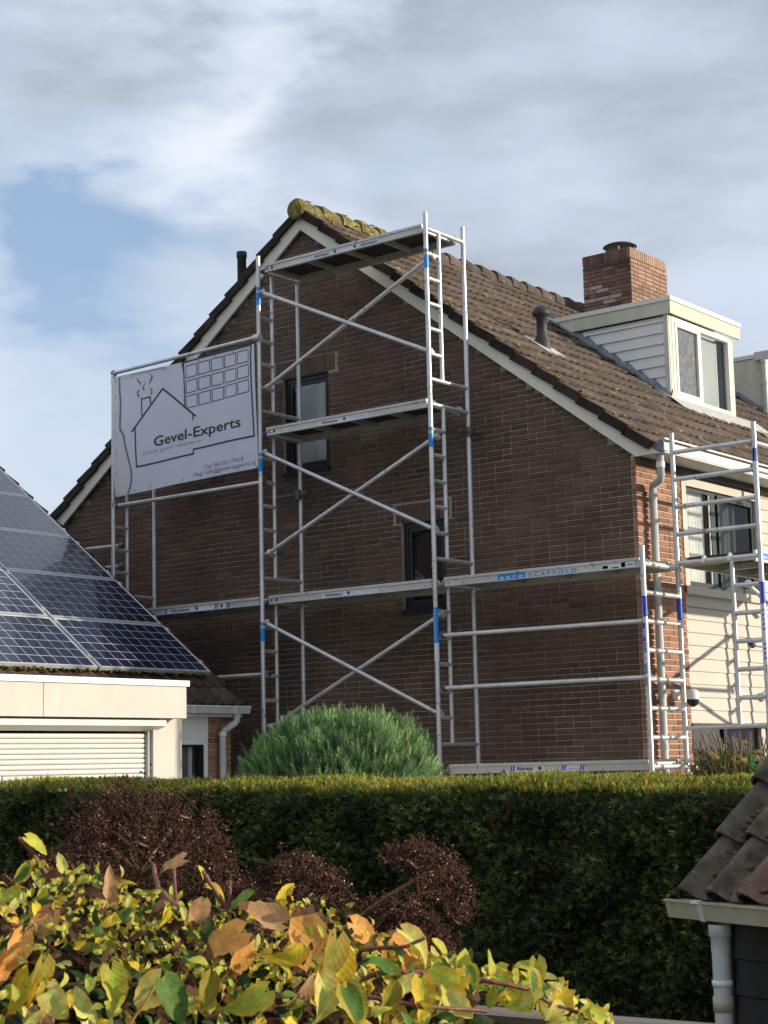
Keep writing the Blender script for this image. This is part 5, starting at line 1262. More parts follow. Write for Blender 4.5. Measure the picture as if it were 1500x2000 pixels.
for i in range(150):
    bx = rr.uniform(1375, 1560); d = rr.uniform(10.3, 11.0); b0 = dirp(bx, 1530, d); top = rr.uniform(1425, 1490) + max(0, 1400 - bx) * .8 + (12 if bx > 1470 else 0)
    t0 = dirp(bx + rr.gauss(-14, 17), top, d + rr.uniform(-.1, .1))
    md = (b0 + t0) / 2 + np.array([rr.uniform(-.01, .01), 0, 0]); m.path([b0 - (0, 0, .3), b0, md, t0], rr.uniform(.005, .009), M['twig'], 5, r2=.004)
    pts_l += [b0 * (1 - k) + t0 * k for k in (rr.random() * .75, rr.random() * .7, rr.random() * .6, rr.random() * .5)]
part('twigs', m, sc_, kind='stuff')
lt, lf = leaf_template(1, .85, .3, .25, 4, seed=3); T = np.array(pts_l); T = T + RNG.normal(0, .02, T.shape); n = len(T)
pal = np.array([[.30, .22, .03], [.16, .20, .03], [.36, .20, .04], [.09, .13, .03], [.42, .34, .06], [.22, .13, .05]])
V, Fq, tt = scatter(lt, lf, T, frames_from_dir(RNG.normal(0, 1, (n, 3)) + np.array([0, 0, .4]), RNG.random(n) * 6.28), RNG.uniform(.035, .075, n), pal[RNG.integers(0, 6, n)])
link('foliage', np_mesh('foliage', V, Fq, [M['leaf']], tt), sc_, None, 'stuff')
n = 5; T = np.array([dirp(1475, 1505, 9.9), dirp(1465, 1520, 9.9), dirp(1490, 1495, 9.9), dirp(1470, 1498, 9.95), dirp(1488, 1512, 9.85)])
V, Fq, tt = scatter(lt, lf, T, frames_from_dir(RNG.normal(0, 1, (n, 3)), RNG.random(n) * 6), np.full(n, .085), np.tile([[.07, .22, .07]], (n, 1)))
link('leaf', np_mesh('leaf', V, Fq, [M['leaf']], tt), sc_, None, 'stuff')

# ---------------------------------------------------------------- yew hedge
H0, H1 = dirp(-60, 1556, 12.3), dirp(1560, 1556, 8.6)
eye = 2.2
hd = H1 - H0; hd[2] = 0; HL = np.linalg.norm(hd); hd /= HL; hn = np.array([hd[1], -hd[0], 0])      # hn points to the camera
if np.dot(hn, CAM - H0) < 0: hn = -hn
ztop = lambda s_: (H0[2] * (1 - s_ / HL) + H1[2] * s_ / HL)
hedge = thing('hedge', 'long clipped dark green yew hedge with sunlit yellowish top', 'hedge', ((H0[0] + H1[0]) / 2, (H0[1] + H1[1]) / 2, 0))
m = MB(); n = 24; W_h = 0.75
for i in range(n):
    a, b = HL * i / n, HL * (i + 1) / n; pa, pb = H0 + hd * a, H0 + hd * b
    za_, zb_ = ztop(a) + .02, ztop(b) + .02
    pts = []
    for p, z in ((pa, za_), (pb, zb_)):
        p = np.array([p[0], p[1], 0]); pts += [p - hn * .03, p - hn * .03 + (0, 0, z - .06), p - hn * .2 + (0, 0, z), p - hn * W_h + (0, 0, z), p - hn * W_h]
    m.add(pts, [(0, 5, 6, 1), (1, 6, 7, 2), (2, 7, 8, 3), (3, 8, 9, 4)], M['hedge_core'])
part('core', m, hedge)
def yew_template(n, L, seed):
    r = np.random.default_rng(seed); tv = []; tf = []
    for i in range(n):
        t = i / n; a = r.random() * 6.28; b0 = np.array([0, 0, L * t]); dr = np.array([math.cos(a), math.sin(a), .8 + .4 * t]); dr /= np.linalg.norm(dr)
        l = L * .42; sd = np.cross(dr, [0, 0, 1.0]); sd = sd / np.linalg.norm(sd) * .0030; k = len(tv)
        tv += [b0 - sd, b0 + sd, b0 + dr * l + sd * .5, b0 + dr * l - sd * .5]; tf.append((k, k + 1, k + 2, k + 3))
    return np.array(tv), np.array(tf)
yv, yf = yew_template(12, 0.050, 1)
rg = np.random.default_rng(77)
nF = 30000
s_ = HL * (1 - rg.random(nF) ** 0.85 * 1.0); ztp = H0[2] + (H1[2] - H0[2]) * s_ / HL
dz = rg.random(nF) ** 1.15 * 1.35
ztp = ztp + .012 * np.sin(s_ * 3.1) + .010 * np.sin(s_ * 11.3 + 1) + .014 * rg.normal(0, .6, nF); face_n = 0.07 * np.sin(s_ * 2.3 + dz * 1.6) + 0.05 * np.sin(s_ * 5.1 + dz * 3) * np.sin(dz * 7 + s_ * 2) + 0.03 * np.sin(s_ * 13 + dz * 11)
off = -0.05 + 0.06 * rg.random(nF) ** 0.6 + face_n * .55
T = H0[None] * 0 + np.array([H0[0], H0[1], 0]) + hd * s_[:, None] + hn * off[:, None]; T[:, 2] = ztp - dz + 0.01
sh_ = np.clip(1 - dz / .10, 0, 1); T += -hn * (sh_ ** 2 * .12)[:, None]
Dd = hn * (0.75 - .3 * sh_[:, None]) + np.array([0, 0, .55])[None] + rg.normal(0, .38, (nF, 3))
cl_ = 0.5 + 0.5 * np.sin(s_ * 8 + 2 * np.sin(dz * 9)) * np.cos(dz * 10 + s_ * 3)
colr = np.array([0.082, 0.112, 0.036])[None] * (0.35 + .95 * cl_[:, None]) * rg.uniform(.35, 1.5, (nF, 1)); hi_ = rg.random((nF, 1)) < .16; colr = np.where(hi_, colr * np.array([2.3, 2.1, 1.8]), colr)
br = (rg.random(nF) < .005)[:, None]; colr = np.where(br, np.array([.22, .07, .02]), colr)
yl = np.clip(1 - dz / .055, 0, 1)[:, None] * rg.random((nF, 1)); colr = colr * (1 - yl) + np.array([.26, .27, .05]) * yl  # sunlight on the upper edge put into the colour as yellow
V, Fq, tt = scatter(yv, yf, T, frames_from_dir(Dd, rg.random(nF) * 6.28), rg.uniform(.8, 1.5, nF), colr)
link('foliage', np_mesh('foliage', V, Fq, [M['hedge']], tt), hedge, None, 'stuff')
nT = 13000; s_ = HL * rg.random(nT); t_ = rg.random(nT) ** 1.1 * W_h; ztp = H0[2] + (H1[2] - H0[2]) * s_ / HL
T = np.array([H0[0], H0[1], 0]) + hd * s_[:, None] - hn * (t_ + .05)[:, None]; T[:, 2] = ztp + .008 + .05 * np.minimum(1, t_ / .3) + .018 * rg.random(nT) + .010 * np.sin(s_ * 9) + .012 * np.sin(s_ * 3.1)
Dd = rg.normal(0, .4, (nT, 3)) + np.array([0, 0, .8]); colr = np.array([.56, .50, .09])[None] * rg.uniform(.35, 1.25, (nT, 1)); colr[:, 0] *= rg.uniform(.6, 1.35, nT)  # yellow of new shoots and of grazing sunlight, both put into the colour
V, Fq, tt = scatter(yv, yf, T, frames_from_dir(Dd, rg.random(nT) * 6.28), rg.uniform(.5, .9, nT), colr)
link('top_foliage', np_mesh('top_foliage', V, Fq, [M['hedge']], tt), hedge, None, 'stuff')
nT = 240; s_ = HL * rg.random(nT) ** .8; t_ = rg.random(nT) * W_h * .9; T = np.array([H0[0], H0[1], 0]) + hd * s_[:, None] - hn * t_[:, None]; T[:, 2] = H0[2] + (H1[2] - H0[2]) * s_ / HL + .055
Dd = rg.normal(0, .22, (nT, 3)) + np.array([0, 0, 1.0]); hgt = np.where(rg.random(nT) < .3, rg.uniform(1.3, 2.6, nT), rg.uniform(.6, 1.3, nT))
V, Fq, tt = scatter(*yew_template(14, .034, 4), T, frames_from_dir(Dd, rg.random(nT) * 6.28), np.stack([np.full(nT, 1.3), np.full(nT, 1.3), hgt], 1), np.array([.30, .34, .10])[None] * rg.uniform(.6, 1.3, (nT, 1)))
link('sprouts', np_mesh('sprouts', V, Fq, [M['hedge']], tt), hedge, None, 'stuff')
print('hedge done')

# ---------------------------------------------------------------- shed at the right edge
E0 = dirp(1342, 1768, 7.5); a28 = math.radians(28)
gdir = math.sin(a28) * RGT - math.cos(a28) * FWD; udir = math.cos(a28) * RGT + math.sin(a28) * FWD
p_ = math.radians(46); ev = udir * math.cos(p_) + np.array([0, 0, math.sin(p_)]); ew = np.cross(gdir, ev); 
if ew[2] < 0: ew = -ew
shed = thing('garden_shed', 'dark garden shed with lichen covered pantiles and dirty cream gutter', 'shed', (E0[0], E0[1], 0))
zE = E0[2]
b = MB(); P = E0 + udir * .13 + gdir * .16; base = np.array([P[0], P[1], 0]); b.obox(base, gdir * 2.6, udir * 1.6, (0, 0, zE - .03), M['shed_board']); part('core', b, shed)
z = 0.05; k = 0
while z < zE - .06:
    b = MB(); o_ = np.array([P[0], P[1], z]) - udir * .022; b.add([o_, o_ + gdir * 2.6, o_ + gdir * 2.6 + udir * .012 + (0, 0, .142), o_ + udir * .012 + (0, 0, .142), o_ + udir * .02, o_ + gdir * 2.6 + udir * .02, o_ + gdir * 2.6 + udir * .02 + (0, 0, .142), o_ + udir * .02 + (0, 0, .142)],
        [(0, 1, 2, 3), (0, 4, 5, 1), (3, 2, 6, 7), (0, 3, 7, 4), (1, 5, 6, 2)], M['shed_board']); part('wall_board', b, shed); z += .148
b = MB(); o_ = np.array([P[0], P[1], 0.0]) - udir * .03 - gdir * .05; b.obox(o_, gdir * .05, udir * .09, (0, 0, zE - .05), M['shed_board']); b.obox(o_ - gdir * .012, gdir * .012, udir * .022, (0, 0, zE - .2), M['wood_old']); part('corner_board', b, shed)
rb = MB(); o_ = E0 + udir * .03 + np.array([0, 0, .03]) - gdir * -.02; rb.obox(o_, gdir * 3.0, ev * 2.2, ew * -.03, M['shed_board']); rs = part('roof', rb, shed)
def pantile(m, seed):
    mb = MB(); n = 12; w = .225; rr = random.Random(seed); vs = []
    for v, dz in ((-.0, .045), (.20, .022), (.40, .0)):
        for off in (0, -.017):
            for i in range(n + 1):
                u = i / n; h = .052 * (math.sin(PI * min(1, u / .52)) ** .8 if u < .52 else -.28 * math.sin(PI * (u - .52) / .48)); vs.append((u * w, v, h + dz + off + rr.uniform(-.0012, .0012)))
    k = n + 1; fs = [(r * 2 * k + i, r * 2 * k + i + 1, (r + 1) * 2 * k + i + 1, (r + 1) * 2 * k + i) for r in range(2) for i in range(n)]
    fr = [(k + i, k + i + 1, i + 1, i) for i in range(n)]; mb.add(vs, fs, m, True); mb.add(vs, fr + [(0, 2 * k, 3 * k, k), (2 * k, 4 * k, 5 * k, 3 * k)], m); return mb.mesh('tile')
pt = [pantile(M['shed_tile'], i) for i in range(4)]; ptr = pantile(M['shed_red'], 9)
o0 = E0 - ev * .040 + udir * .01 + np.array([0, 0, .045]); rr = random.Random(3)
right = np.linalg.det(np.array([gdir, ev, ew])) > 0
for r_ in range(7):
    for c_ in range(13):
        q = o0 + gdir * (c_ * .2) + ev * (r_ * .315) + ew * rr.uniform(-.003, .003)
        a = rr.gauss(0, .01); e1 = gdir * math.cos(a) + ev * math.sin(a); e2 = -gdir * math.sin(a) + ev * math.cos(a)
        me = ptr if (r_, c_) in ((0, 2),) else pt[(r_ * 3 + c_) % 4]
        link('tile', me, rs, basis(q, e1, e2, ew))
b = MB()
for i in range(60):
    r_ = rr.choice([0, 0, 1, 1, 1, 2, 3]); c_ = rr.choice([0, 0, 1, 1, 2, 3]); u = (c_ + rr.uniform(.55, .95)) * .2; v = r_ * .315 + rr.uniform(.02, .28); q = o0 + gdir * u + ev * v + ew * (.012 + .03 * (1 - (v % .315) / .315)); blob(b, q, rr.uniform(.008, .024), M['moss_g'], .6, i)
part('moss_cushions', b, rs, kind='stuff')
b = MB(); g0 = E0 - gdir * .02 - udir * .100 + np.array([0, 0, 0.026])
def gut(prof, a, l, m, mb):
    vs = []
    for t in (a, a + l):
        for u, z in prof: vs.append(g0 + gdir * t + udir * u + np.array([0, 0, z]))
    n = len(prof); mb.add(vs, [(i, (i + 1) % n, n + (i + 1) % n, n + i) for i in range(n)] + [tuple(range(n))[::-1], tuple(range(n, 2 * n))], m)
gut([(0, 0), (.004, -.004), (.022, -.066), (.095, -.066), (.10, .0), (.105, 0), (.10, -.072), (.018, -.072)], 0, 3.0, M['gutter_sh'], b)
gut([(-.006, -.004), (.008, -.004), (.008, .006), (-.006, .006)], -.005, 3.0, M['gutter_sh'], b); gut([(0, 0), (.018, -.072), (.10, -.072), (.105, 0)], -.004, .004, M['gutter_sh'], b)
so_ = part('gutter', b, shed)
b = MB(); gut([(-.005, .0), (.014, -.076), (.018, -.076), (.0, .0)], .215, .035, M['grey_trim'], b); gut([(-.012, -.004), (.012, -.004), (.012, .010), (-.012, .010)], .19, .045, M['cam_white'], b); part('gutter_bracket', b, so_)
pc = dirp(1400, 1800, 7.0); 
# downpipe stands under the gutter line
s_ = 0.0; best = None
for k in range(400):
    q = g0 + gdir * (k * .005) + udir * .055; v_ = q - CAM; xx = 750 + F_PX * np.dot(v_, _r) / np.dot(v_, _w)
    if best is None or abs(xx - 1403) < best[0]: best = (abs(xx - 1403), q)
q = best[1]; zt = zE - .066
b = MB(); R0 = .037; c = (q[0], q[1], 0)
b.lathe([(R0 + .010, zt + .005), (R0 + .010, zt - .04), (R0 + .002, zt - .045), (R0 + .002, zt - .105)], c, M['pvc2'], 20)
b.lathe([(R0, 0.05), (R0, zt - .10)], c, M['pvc2'], 20)
for zc in (.27, .285): pass
zz1 = dirp(1406, 1920, 7.2)[2]; b.lathe([(R0 + .001, zz1 - .012), (R0 + .006, zz1 - .010), (R0 + .006, zz1 + .010), (R0 + .001, zz1 + .012)], c, M['cam_white'], 20)
zz2 = dirp(1406, 1960, 7.2)[2]; b.lathe([(R0 + .001, zz2 - .03), (R0 + .005, zz2 - .03), (R0 + .005, zz2 + .03), (R0 + .001, zz2 + .03)], c, M['gutter_sh'], 20); part('downpipe', b, shed)
print('shed done')
# ---------------------------------------------------------------- near garden fence and climbing hydrangea
FP = dirp(1090, 1984, 2.85); FY = FP[1]; FZ = FP[2]
gf = thing('garden_fence', 'weathered wooden garden fence under the climbing hydrangea in front', 'fence', (FP[0], FY, 0))
fb = MB(); fb.box(FP[0] - 3.2, FP[0] + 1.6, FY - 0.045, FY + 0.045, FZ - 0.04, FZ, M['wood_old']); part('top_rail', fb, gf)
for i in range(32):
    fb = MB(); x = FP[0] - 3.2 + i * 0.15; fb.box(x, x + 0.142, FY - 0.012, FY + 0.010, 0.05, FZ - 0.041, M['wood_old']); part('board', fb, gf)
for x in (-2.9, -1.1, 0.7):
    fb = MB(); fb.box(FP[0] + x, FP[0] + x + .07, FY + .012, FY + .08, 0, FZ - .045, M['wood_old']); part('post', fb, gf)
hy = thing('climbing_hydrangea', 'climbing hydrangea with yellowing autumn leaves and brown dry flower heads', 'hydrangea', (FP[0] - 0.6, FY, 0))
rg = np.random.default_rng(202); rr = random.Random(44)
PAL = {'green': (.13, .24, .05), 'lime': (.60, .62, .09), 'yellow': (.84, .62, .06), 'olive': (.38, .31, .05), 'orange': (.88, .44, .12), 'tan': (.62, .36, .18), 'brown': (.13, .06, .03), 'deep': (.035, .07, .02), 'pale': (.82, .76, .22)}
LEAVES = {}
def leaf_mesh(kind, sh):
    if (kind, sh) in LEAVES: return LEAVES[(kind, sh)]
    par = [(1, 1.0, .35, .30, 9), (1, .88, .55, .5, 9), (1, 1.05, .25, .28, 9), (1, .78, .75, .8, 9), (1, .96, -.35, .5, 9), (1, .84, 1.1, .45, 9)][sh]
    v, f = leaf_template(par[0], par[1], par[2], par[3], par[4], heart=.20, ser=.045, seed=sh * 7 + 1, twist=(.5 if sh % 2 else -.3)); v = v * np.array([1, 1, .9])
    c = v[f].mean(axis=1); r = np.random.default_rng(hash(kind) % 1000 + sh) if False else np.random.default_rng(sh * 31 + len(kind))
    base = np.array(PAL[kind]); t = np.tile(base, (len(f), 1)) * r.uniform(.86, 1.14, (len(f), 1))
    rows = np.arange(len(f)) // 6; colx = np.arange(len(f)) % 6; edge = (colx == 0) | (colx == 5)
    if kind in ('yellow', 'lime', 'olive', 'pale'): t[edge] *= np.array([1.12, .92, .8]); t[(colx == 2) | (colx == 3)] *= np.array([.80, 1.0, .9])
    if kind in ('orange', 'tan', 'yellow') and sh % 2 == 0: t[rows >= rows.max() - 1] = np.array([.25, .12, .05])
    if kind == 'green' and sh in (1, 3): t[edge] = t[edge] * .4 + np.array(PAL['yellow']) * .6
    me = np_mesh('leaf', v, f, [M['leaf_v']], t); me.polygons.foreach_set('use_smooth', [True] * len(f)); LEAVES[(kind, sh)] = me; return me
def leaf_rot(tip, normal):
    y = np.array(tip, float); y /= np.linalg.norm(y); z = np.array(normal, float); z -= y * np.dot(z, y); z /= np.linalg.norm(z); x = np.cross(y, z); return x, y, z
def scr(dx, dy, toward=0.0):
    """a direction: right in the view, up, and towards the viewer"""
    return RGT * dx + np.array([0, 0, 1.0]) * dy - FWD * toward
def put_leaf(px, py, d, size_px, kind, ang, tilt=0.3, sh=None):
    """ang: where the tip points in the view, degrees from right, counter-clockwise"""
    P = dirp(px, py, d); s_ = size_px / F_PX * d * 0.90; a = math.radians(ang)
    tip = scr(math.cos(a), math.sin(a), rr.uniform(-.25, .35)); nr = scr(rr.uniform(-.1, 1.3), .3 + tilt + rr.gauss(0, .35), .7)
    x, y, z = leaf_rot(tip, nr); P = P - y * s_ * .5
    me = leaf_mesh(kind, sh if sh is not None else rr.randint(0, 5))
    link('leaf', me, hy, basis(P, x * s_, y * s_, z * s_))
# the leaves one can tell apart
for q in [(432, 1842, 2.35, 92, 'orange', 205, .2, 2), (505, 1795, 2.4, 95, 'tan', 170, .6, 4), (600, 1815, 2.4, 118, 'orange', 100, .1, 0), (650, 1885, 2.25, 105, 'olive', 262, .1, 1), (668, 1915, 2.3, 100, 'yellow', 268, 0, 3),
          (715, 1825, 2.5, 70, 'orange', 320, .1, 2), (785, 1832, 2.5, 62, 'orange', 130, .2, 0), (820, 1838, 2.45, 78, 'pale', 330, .4, 3), (800, 1890, 2.5, 72, 'orange', 250, .1, 2), (590, 1950, 2.2, 85, 'tan', 240, .1, 1), (640, 1965, 2.15, 110, 'pale', 280, 0, 3),
          (480, 1965, 2.15, 95, 'lime', 215, .2, 1), (700, 1970, 2.15, 95, 'green', 300, .2, 1), (560, 1880, 2.3, 80, 'yellow', 220, .2, 5), (470, 1880, 2.35, 75, 'orange', 250, .1, 0), (385, 1790, 2.45, 60, 'tan', 250, .1, 2),
          (215, 1735, 2.5, 72, 'tan', 75, .1, 3), (232, 1725, 2.55, 60, 'yellow', 40, .2, 1), (330, 1690, 2.6, 62, 'tan', 200, .1, 2), (70, 1820, 2.35, 88, 'tan', 235, .1, 1), (30, 1870, 2.3, 90, 'orange', 255, .1, 3), (75, 1930, 2.2, 100, 'olive', 262, 0, 1),
          (40, 1950, 2.2, 95, 'yellow', 250, .1, 3), (230, 1935, 2.2, 88, 'lime', 290, .1, 1), (290, 1945, 2.2, 92, 'pale', 235, .2, 2), (345, 1960, 2.15, 95, 'green', 300, .1, 0), (110, 1965, 2.15, 75, 'pale', 300, .2, 2), (160, 1960, 2.2, 70, 'pale', 110, .2, 1),
          (405, 1940, 2.25, 70, 'olive', 260, .1, 2), (75, 1650, 2.6, 52, 'lime', 330, .4, 0), (395, 1700, 2.5, 26, 'lime', 100, .1, 0), (40, 1715, 2.5, 50, 'green', 240, .3, 3), (70, 1770, 2.45, 60, 'green', 200, .4, 1), (20, 1755, 2.5, 55, 'lime', 200, .4, 4),
          (480, 1765, 2.5, 72, 'green', 20, .7, 4), (390, 1880, 2.4, 62, 'green', 340, .4, 2), (30, 1800, 2.4, 60, 'yellow', 320, .2, 3), (425, 1735, 2.55, 40, 'yellow', 350, .5, 3), (1, 1900, 2.3, 70, 'orange', 270, .1, 2), (560, 1740, 2.6, 45, 'yellow', 60, .2, 1),
          (870, 1860, 2.5, 55, 'lime', 320, .3, 3), (905, 1880, 2.5, 55, 'lime', 60, .2, 0), (925, 1920, 2.45, 62, 'green', 290, .2, 1), (950, 1880, 2.5, 48, 'lime', 110, .2, 4), (975, 1905, 2.5, 52, 'lime', 330, .4, 2), (1000, 1925, 2.5, 62, 'lime', 265, .2, 3),
          (1022, 1885, 2.5, 38, 'lime', 170, .2, 2), (1052, 1905, 2.5, 58, 'lime', 275, .3, 1), (1050, 1940, 2.45, 75, 'green', 290, .3, 1), (1030, 1950, 2.45, 50, 'pale', 200, .2, 0), (1110, 1955, 2.5, 62, 'pale', 30, .3, 5), (1105, 1965, 2.5, 55, 'yellow', 290, .1, 2),
          (1160, 1975, 2.5, 42, 'lime', 95, .1, 3), (1170, 1982, 2.5, 50, 'lime', 340, .2, 0), (1140, 1985, 2.5, 45, 'pale', 240, .1, 2), (880, 1930, 2.4, 70, 'yellow', 220, .2, 1), (860, 1905, 2.4, 66, 'lime', 150, .3, 2), (830, 1955, 2.3, 80, 'yellow', 280, .1, 1),
          (780, 1930, 2.35, 70, 'pale', 200, .3, 0), (760, 1965, 2.25, 78, 'olive', 260, .1, 3), (900, 1965, 2.35, 64, 'pale', 320, .2, 4), (740, 1880, 2.4, 58, 'green', 150, .2, 2), (960, 1955, 2.45, 40, 'lime', 260, .2, 2)]:
    put_leaf(*q)
def y_top(x): return float(np.interp(x, [0, 60, 120, 200, 300, 400, 480, 560, 640, 700, 760, 840, 900, 960, 1060, 1120, 1190], [1735, 1700, 1690, 1715, 1755, 1775, 1790, 1770, 1770, 1800, 1830, 1838, 1870, 1895, 1905, 1950, 1975]))
n_big = 0
while n_big < 205:
    x = rr.uniform(-20, 900) if n_big < 165 else rr.uniform(850, 1180); yt = y_top(x); y = rr.uniform(yt + 15, 2060 if x < 900 else yt + 60)
    d = 2.75 - (y - yt) / 320 * 0.5 + rr.uniform(-.05, .1)
    zone = rr.random()
    if x > 820: k = rr.choice(['lime', 'lime', 'green', 'pale', 'yellow'])
    elif y > 1880: k = rr.choice(['lime', 'tan', 'yellow', 'green', 'deep', 'pale', 'lime', 'green', 'yellow'])
    elif x < 350: k = rr.choice(['lime', 'yellow', 'green', 'lime', 'tan', 'pale', 'yellow'])
    else: k = rr.choice(['orange', 'yellow', 'tan', 'lime', 'yellow', 'orange'])
    put_leaf(x, y, d, rr.uniform(22, 50) if y < 1880 else rr.uniform(32, 70), k, rr.choice([rr.uniform(200, 340), rr.uniform(200, 340), rr.uniform(0, 360)]), .3); n_big += 1
# small leaves, bits of dry bract and a layer below with its shade put into dark colours
lt, lf = leaf_template(1, .8, .3, .3, 4, seed=5)
def cloud(n, x0, x1, ya, yb, d0, d1, s0, s1, pal, name, wts=None):
    x = rg.uniform(x0, x1, n); yt = np.array([y_top(q) for q in x]); y = yt + ya + (yb - ya) * rg.random(n) ** .9; d = d0 + (d1 - d0) * rg.random(n) - (y - yt) / 320 * .4
    T = np.array([dirp(a, b, c) for a, b, c in zip(x, y, d)]); S_ = rg.uniform(s0, s1, n) / F_PX * d
    Dn = -FWD[None] * 0 + rg.normal(0, .75, (n, 3)) + np.array([0, 0, -.25]); R = frames_from_dir(-FWD[None] * .7 + RGT[None] * .45 + np.array([0, 0, .45]) + rg.normal(0, .6, (n, 3)), rg.random(n) * 6.28)
    c = np.array([PAL[k] for k in pal])[rg.integers(0, len(pal), n)] * rg.uniform(.7, 1.2, (n, 1))
    V, Fq, tt = scatter(lt, lf, T, R, S_, c); link(name, np_mesh(name, V, Fq, [M['leaf']], tt), hy, None, 'stuff')
cloud(1750, 40, 740, -20, 150, 2.45, 2.85, 10, 24, ['lime', 'pale', 'brown', 'brown', 'olive', 'yellow', 'lime', 'deep'], 'small_leaves')
cloud(430, -20, 880, 0, 330, 2.38, 2.7, 18, 42, ['lime', 'brown', 'green', 'yellow', 'pale', 'lime', 'deep', 'brown'], 'small_leaves')
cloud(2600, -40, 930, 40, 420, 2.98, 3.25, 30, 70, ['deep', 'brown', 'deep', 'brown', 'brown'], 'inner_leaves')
cloud(170, 860, 1190, 0, 45, 2.5, 2.7, 12, 30, ['lime', 'pale', 'green', 'yellow'], 'small_leaves')
# stems
def stem(pts, r0, r1, m='stem', name='stem'):
    P = [dirp(*q) for q in pts]; mb = MB(); Q = []; r0 *= .8; r1 *= .8
    for a, b in zip(P[:-1], P[1:]):
        for k in range(4): Q.append(a + (b - a) * k / 4 + np.array([rr.uniform(-1, 1), rr.uniform(-1, 1), rr.uniform(-1, 1)]) * .0012)
    Q.append(P[-1]); mb.path(Q, r0, M[m], 8, r2=r1); return part(name, mb, hy)
stem([(452, 1785, 2.5), (425, 1750, 2.5), (402, 1712, 2.5), (396, 1702, 2.5)], .0048, .0032); stem([(447, 1785, 2.5), (448, 1745, 2.5), (449, 1720, 2.5)], .003, .0032)
stem([(100, 1720, 2.6), (78, 1690, 2.6), (60, 1660, 2.6), (36, 1636, 2.6)], .006, .0038); stem([(350, 1790, 2.55), (342, 1740, 2.6), (338, 1690, 2.65)], .0042, .003)
stem([(350, 1780, 2.5), (310, 1735, 2.55), (300, 1690, 2.65)], .006, .004); stem([(280, 1668, 2.8), (235, 1635, 2.85), (190, 1600, 2.9)], .0035, .0028)
stem([(690, 1800, 2.75), (762, 1748, 2.7), (805, 1722, 2.7), (850, 1690, 2.72)], .0042, .003); stem([(640, 1930, 2.4), (760, 1895, 2.42), (880, 1905, 2.45), (960, 1918, 2.47), (1030, 1930, 2.48), (1085, 1965, 2.5), (1160, 1985, 2.5)], .0052, .0036)
stem([(0, 1905, 2.35), (90, 1930, 2.35), (200, 1915, 2.4), (330, 1930, 2.4)], .004, .004); stem([(400, 1990, 2.3), (520, 1950, 2.3), (640, 1935, 2.3), (820, 1965, 2.3), (950, 1975, 2.35)], .0045, .0035, 'stem')
stem([(700, 1855, 2.45), (790, 1850, 2.42), (830, 1832, 2.42)], .004, .003); stem([(255, 2000, 2.2), (300, 1930, 2.2), (330, 1905, 2.25)], .0025, .002, 'stem_o'); stem([(0, 1800, 2.4), (50, 1815, 2.4), (90, 1820, 2.45)], .004, .003)
for i in range(40):
    x = rr.uniform(0, 850); yt = y_top(x); y = yt + rr.uniform(20, 250); a = rr.uniform(-1, 1); L_ = rr.uniform(30, 90); d = rr.uniform(2.45, 2.8)
    stem([(x, y, d), (x + L_ * a, y - L_ * .5, d + rr.uniform(-.05, .05))], .0022, .0014, rr.choice(['stem', 'stem_o', 'twig']), 'twig')
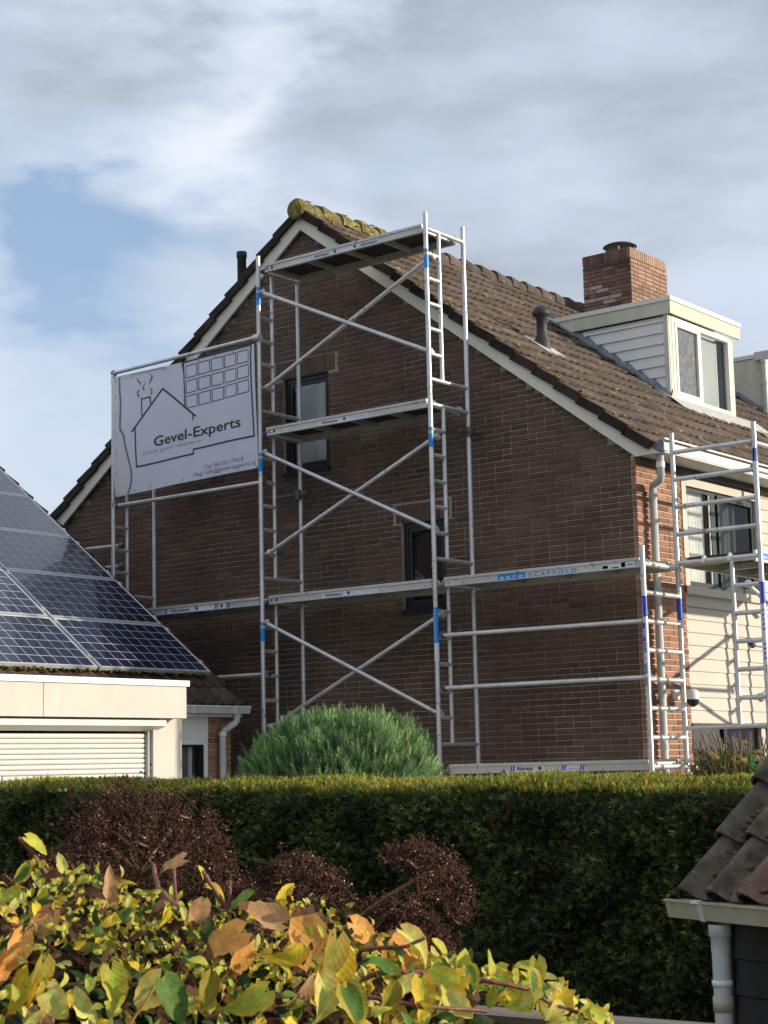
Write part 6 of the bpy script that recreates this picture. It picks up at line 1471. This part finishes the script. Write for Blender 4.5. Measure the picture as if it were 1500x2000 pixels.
# dry flower heads
oct_v = np.array([(1, 0, 0), (-1, 0, 0), (0, 1, 0), (0, -1, 0), (0, 0, 1), (0, 0, -1.0)]); oct_f = np.array([(0, 2, 4), (2, 1, 4), (1, 3, 4), (3, 0, 4), (2, 0, 5), (1, 2, 5), (3, 1, 5), (0, 3, 5)])
def flower_head(px, py, d, rpx, ax, seed, dense=1.0, pale=0.05, open_=0.0, emax=1.45):
    r = np.random.default_rng(seed); c = dirp(px, py, d); R_ = rpx / F_PX * d; ax = np.array(ax, float); ax /= np.linalg.norm(ax)
    A = np.cross(ax, FWD); A /= np.linalg.norm(A); B = np.cross(ax, A); base = c - ax * R_ * .75
    tips = []; mb = MB(); mm = M['stem_o']
    pr = 9
    for i in range(pr):
        t = 2 * PI * (i + r.random() * .5) / pr; e = r.uniform(.35, 1.0); dr = ax * (1.15 - .75 * e) + (A * math.cos(t) + B * math.sin(t)) * e; dr /= np.linalg.norm(dr)
        p1 = base + dr * R_ * r.uniform(.5, .68); mb.path([base, (base + p1) / 2 + r.normal(0, .0015, 3), p1], .0021, M['stem_o'] if i % 3 == 0 else M['stem'], 5, r2=.0015)
        for j in range(4):
            d2 = dr + r.normal(0, .42, 3); d2 /= np.linalg.norm(d2); p2 = p1 + d2 * R_ * r.uniform(.22, .34); mb.path([p1, p2], .0013, M['stem_o'] if r.random() < .35 else M['head'], 4, r2=.0009, caps=False)
            for k in range(5):
                d3 = d2 + r.normal(0, .55, 3); d3 /= np.linalg.norm(d3); p3 = p2 + d3 * R_ * r.uniform(.12, .24); mb.path([p2, p3], .0008, M['head'], 3, caps=False)
                tips.append(p3); tips.append((p2 + p3) / 2)
    h = part('flower_head', mb, hy, tint=True)
    n = int(2600 * dense); t = r.random(n) * 2 * PI; e = r.random(n) ** .6 * emax
    dome = base[None] + ax * 0 + (np.cos(e * .95)[:, None] * ax[None] * .95 + np.sin(e * .95)[:, None] * 1.08 * (A[None] * np.cos(t)[:, None] + B[None] * np.sin(t)[:, None])) * R_ * (1.14 - .38 * r.random(n)[:, None] ** 1.2) * (1 + .07 * np.sin(t * 7 + seed) + .06 * np.sin(t * 13 + e * 6) + .05 * np.sin(e * 14 + t * 3))[:, None]
    cl_i = r.integers(0, len(dome), int(330 * dense ** .5)); near = dome[cl_i][r.integers(0, len(cl_i), len(dome))] + r.normal(0, .0042, dome.shape); mixm = (r.random(len(dome)) < .72)[:, None]; e = np.where(mixm[:, 0], 0, e); dome = np.where(mixm, near, dome)
    if open_ > 0: keep = (np.sin((dome[:, 0] + dome[:, 2] * 1.3) * 2.6 / R_ + seed) + .8 * np.sin((dome[:, 1] - dome[:, 2]) * 5 / R_)) > -1.45 + open_ * 1.6; dome = dome[keep]
    tp = np.array(tips); T = np.concatenate([dome, tp[r.integers(0, len(tp), 1500)] + r.normal(0, .0035, (1500, 3))]); n = len(T)
    S_ = r.uniform(.0010, .0024, n); col = np.array([[1.0, 1, 1]]) * r.uniform(.5, 1.5, (n, 1)); pl = (r.random(n) < pale)[:, None]; col = np.where(pl, np.array([4.2, 5.0, 5.2]), col)
    V, Fq, tt = scatter(oct_v * np.array([1, 1, 1.4]), oct_f, T, frames_from_dir(r.normal(0, 1, (n, 3)), r.random(n) * 6), S_, col)
    link('seed_capsules', np_mesh('seed_capsules', V, Fq, [M['head']], tt), h, None, 'stuff')
    # fine stalks holding the capsules
    m2 = MB(); idx = r.integers(0, len(dome), 260); par_ = tp[r.integers(0, len(tp), 260)]
    for i_, q in zip(idx, par_):
        best_ = tp[np.argmin(((tp - dome[i_]) ** 2).sum(1))]; m2.path([best_, dome[i_]], .0006, M['head'], 3, caps=False)
    part('stalks', m2, h, kind='stuff', tint=True)
    for k in range(5):
        q = dome[r.integers(0, len(dome))] if len(dome) else c; q = q - ax * R_ * .12; m3 = MB()
        for a in range(4):
            an = a * PI / 2 + r.random() * .4; v, f = leaf_template(.011, .010, .2, .1, 3, heart=0, ser=0, seed=a); ca, sa = math.cos(an), math.sin(an); P = [q + A * (p[0] * ca - p[1] * sa) + (B * .6 - FWD * .3) * 1.2 * (p[0] * sa + p[1] * ca) + ax * p[2] for p in v]; m3.curt = (.62, .36, .22); m3.add(P, f, M['leaf'])
        part('dried_bract', m3, h, tint=True)
    m4 = MB()
    for k in range(9):
        q = dome[r.integers(0, len(dome))] - ax * R_ * .05; m4.lathe([(.0002, .0016), (.0012, .0010), (.0016, 0), (.0010, -.0012), (.0002, -.0016)], q, M['dew'], 6)
    part('dew_drops', m4, h, kind='stuff')
U = np.array([0, 0, 1.0])
flower_head(310, 1590, 2.85, 158, U + RGT * .32 + FWD * .1, 1, 3.0, .02, open_=.22, emax=1.85)
flower_head(125, 1690, 3.1, 95, U - RGT * .15, 2, 1.2, .04, open_=.35)
flower_head(600, 1702, 2.95, 95, U + RGT * .3 - FWD * .2, 3, 1.3, .04, open_=.3)
flower_head(862, 1690, 2.7, 92, U * .9 + RGT * .75, 4, 1.3, .05, open_=.42, emax=1.55)
flower_head(795, 1790, 2.9, 108, U + RGT * .35, 5, 1.3, .04, open_=.3)
flower_head(10, 1745, 3.0, 70, U - RGT * .3, 6, .9, .04)
flower_head(470, 1745, 3.1, 80, U, 7, .9, .04)
flower_head(215, 1815, 2.62, 60, U - FWD * .4, 8, .5, .10, open_=.5)
flower_head(330, 1850, 2.6, 75, U - FWD * .5, 9, .6, .12, open_=.5)
flower_head(500, 1840, 2.55, 50, U - FWD * .4, 10, .4, .10, open_=.4)
print('all done')
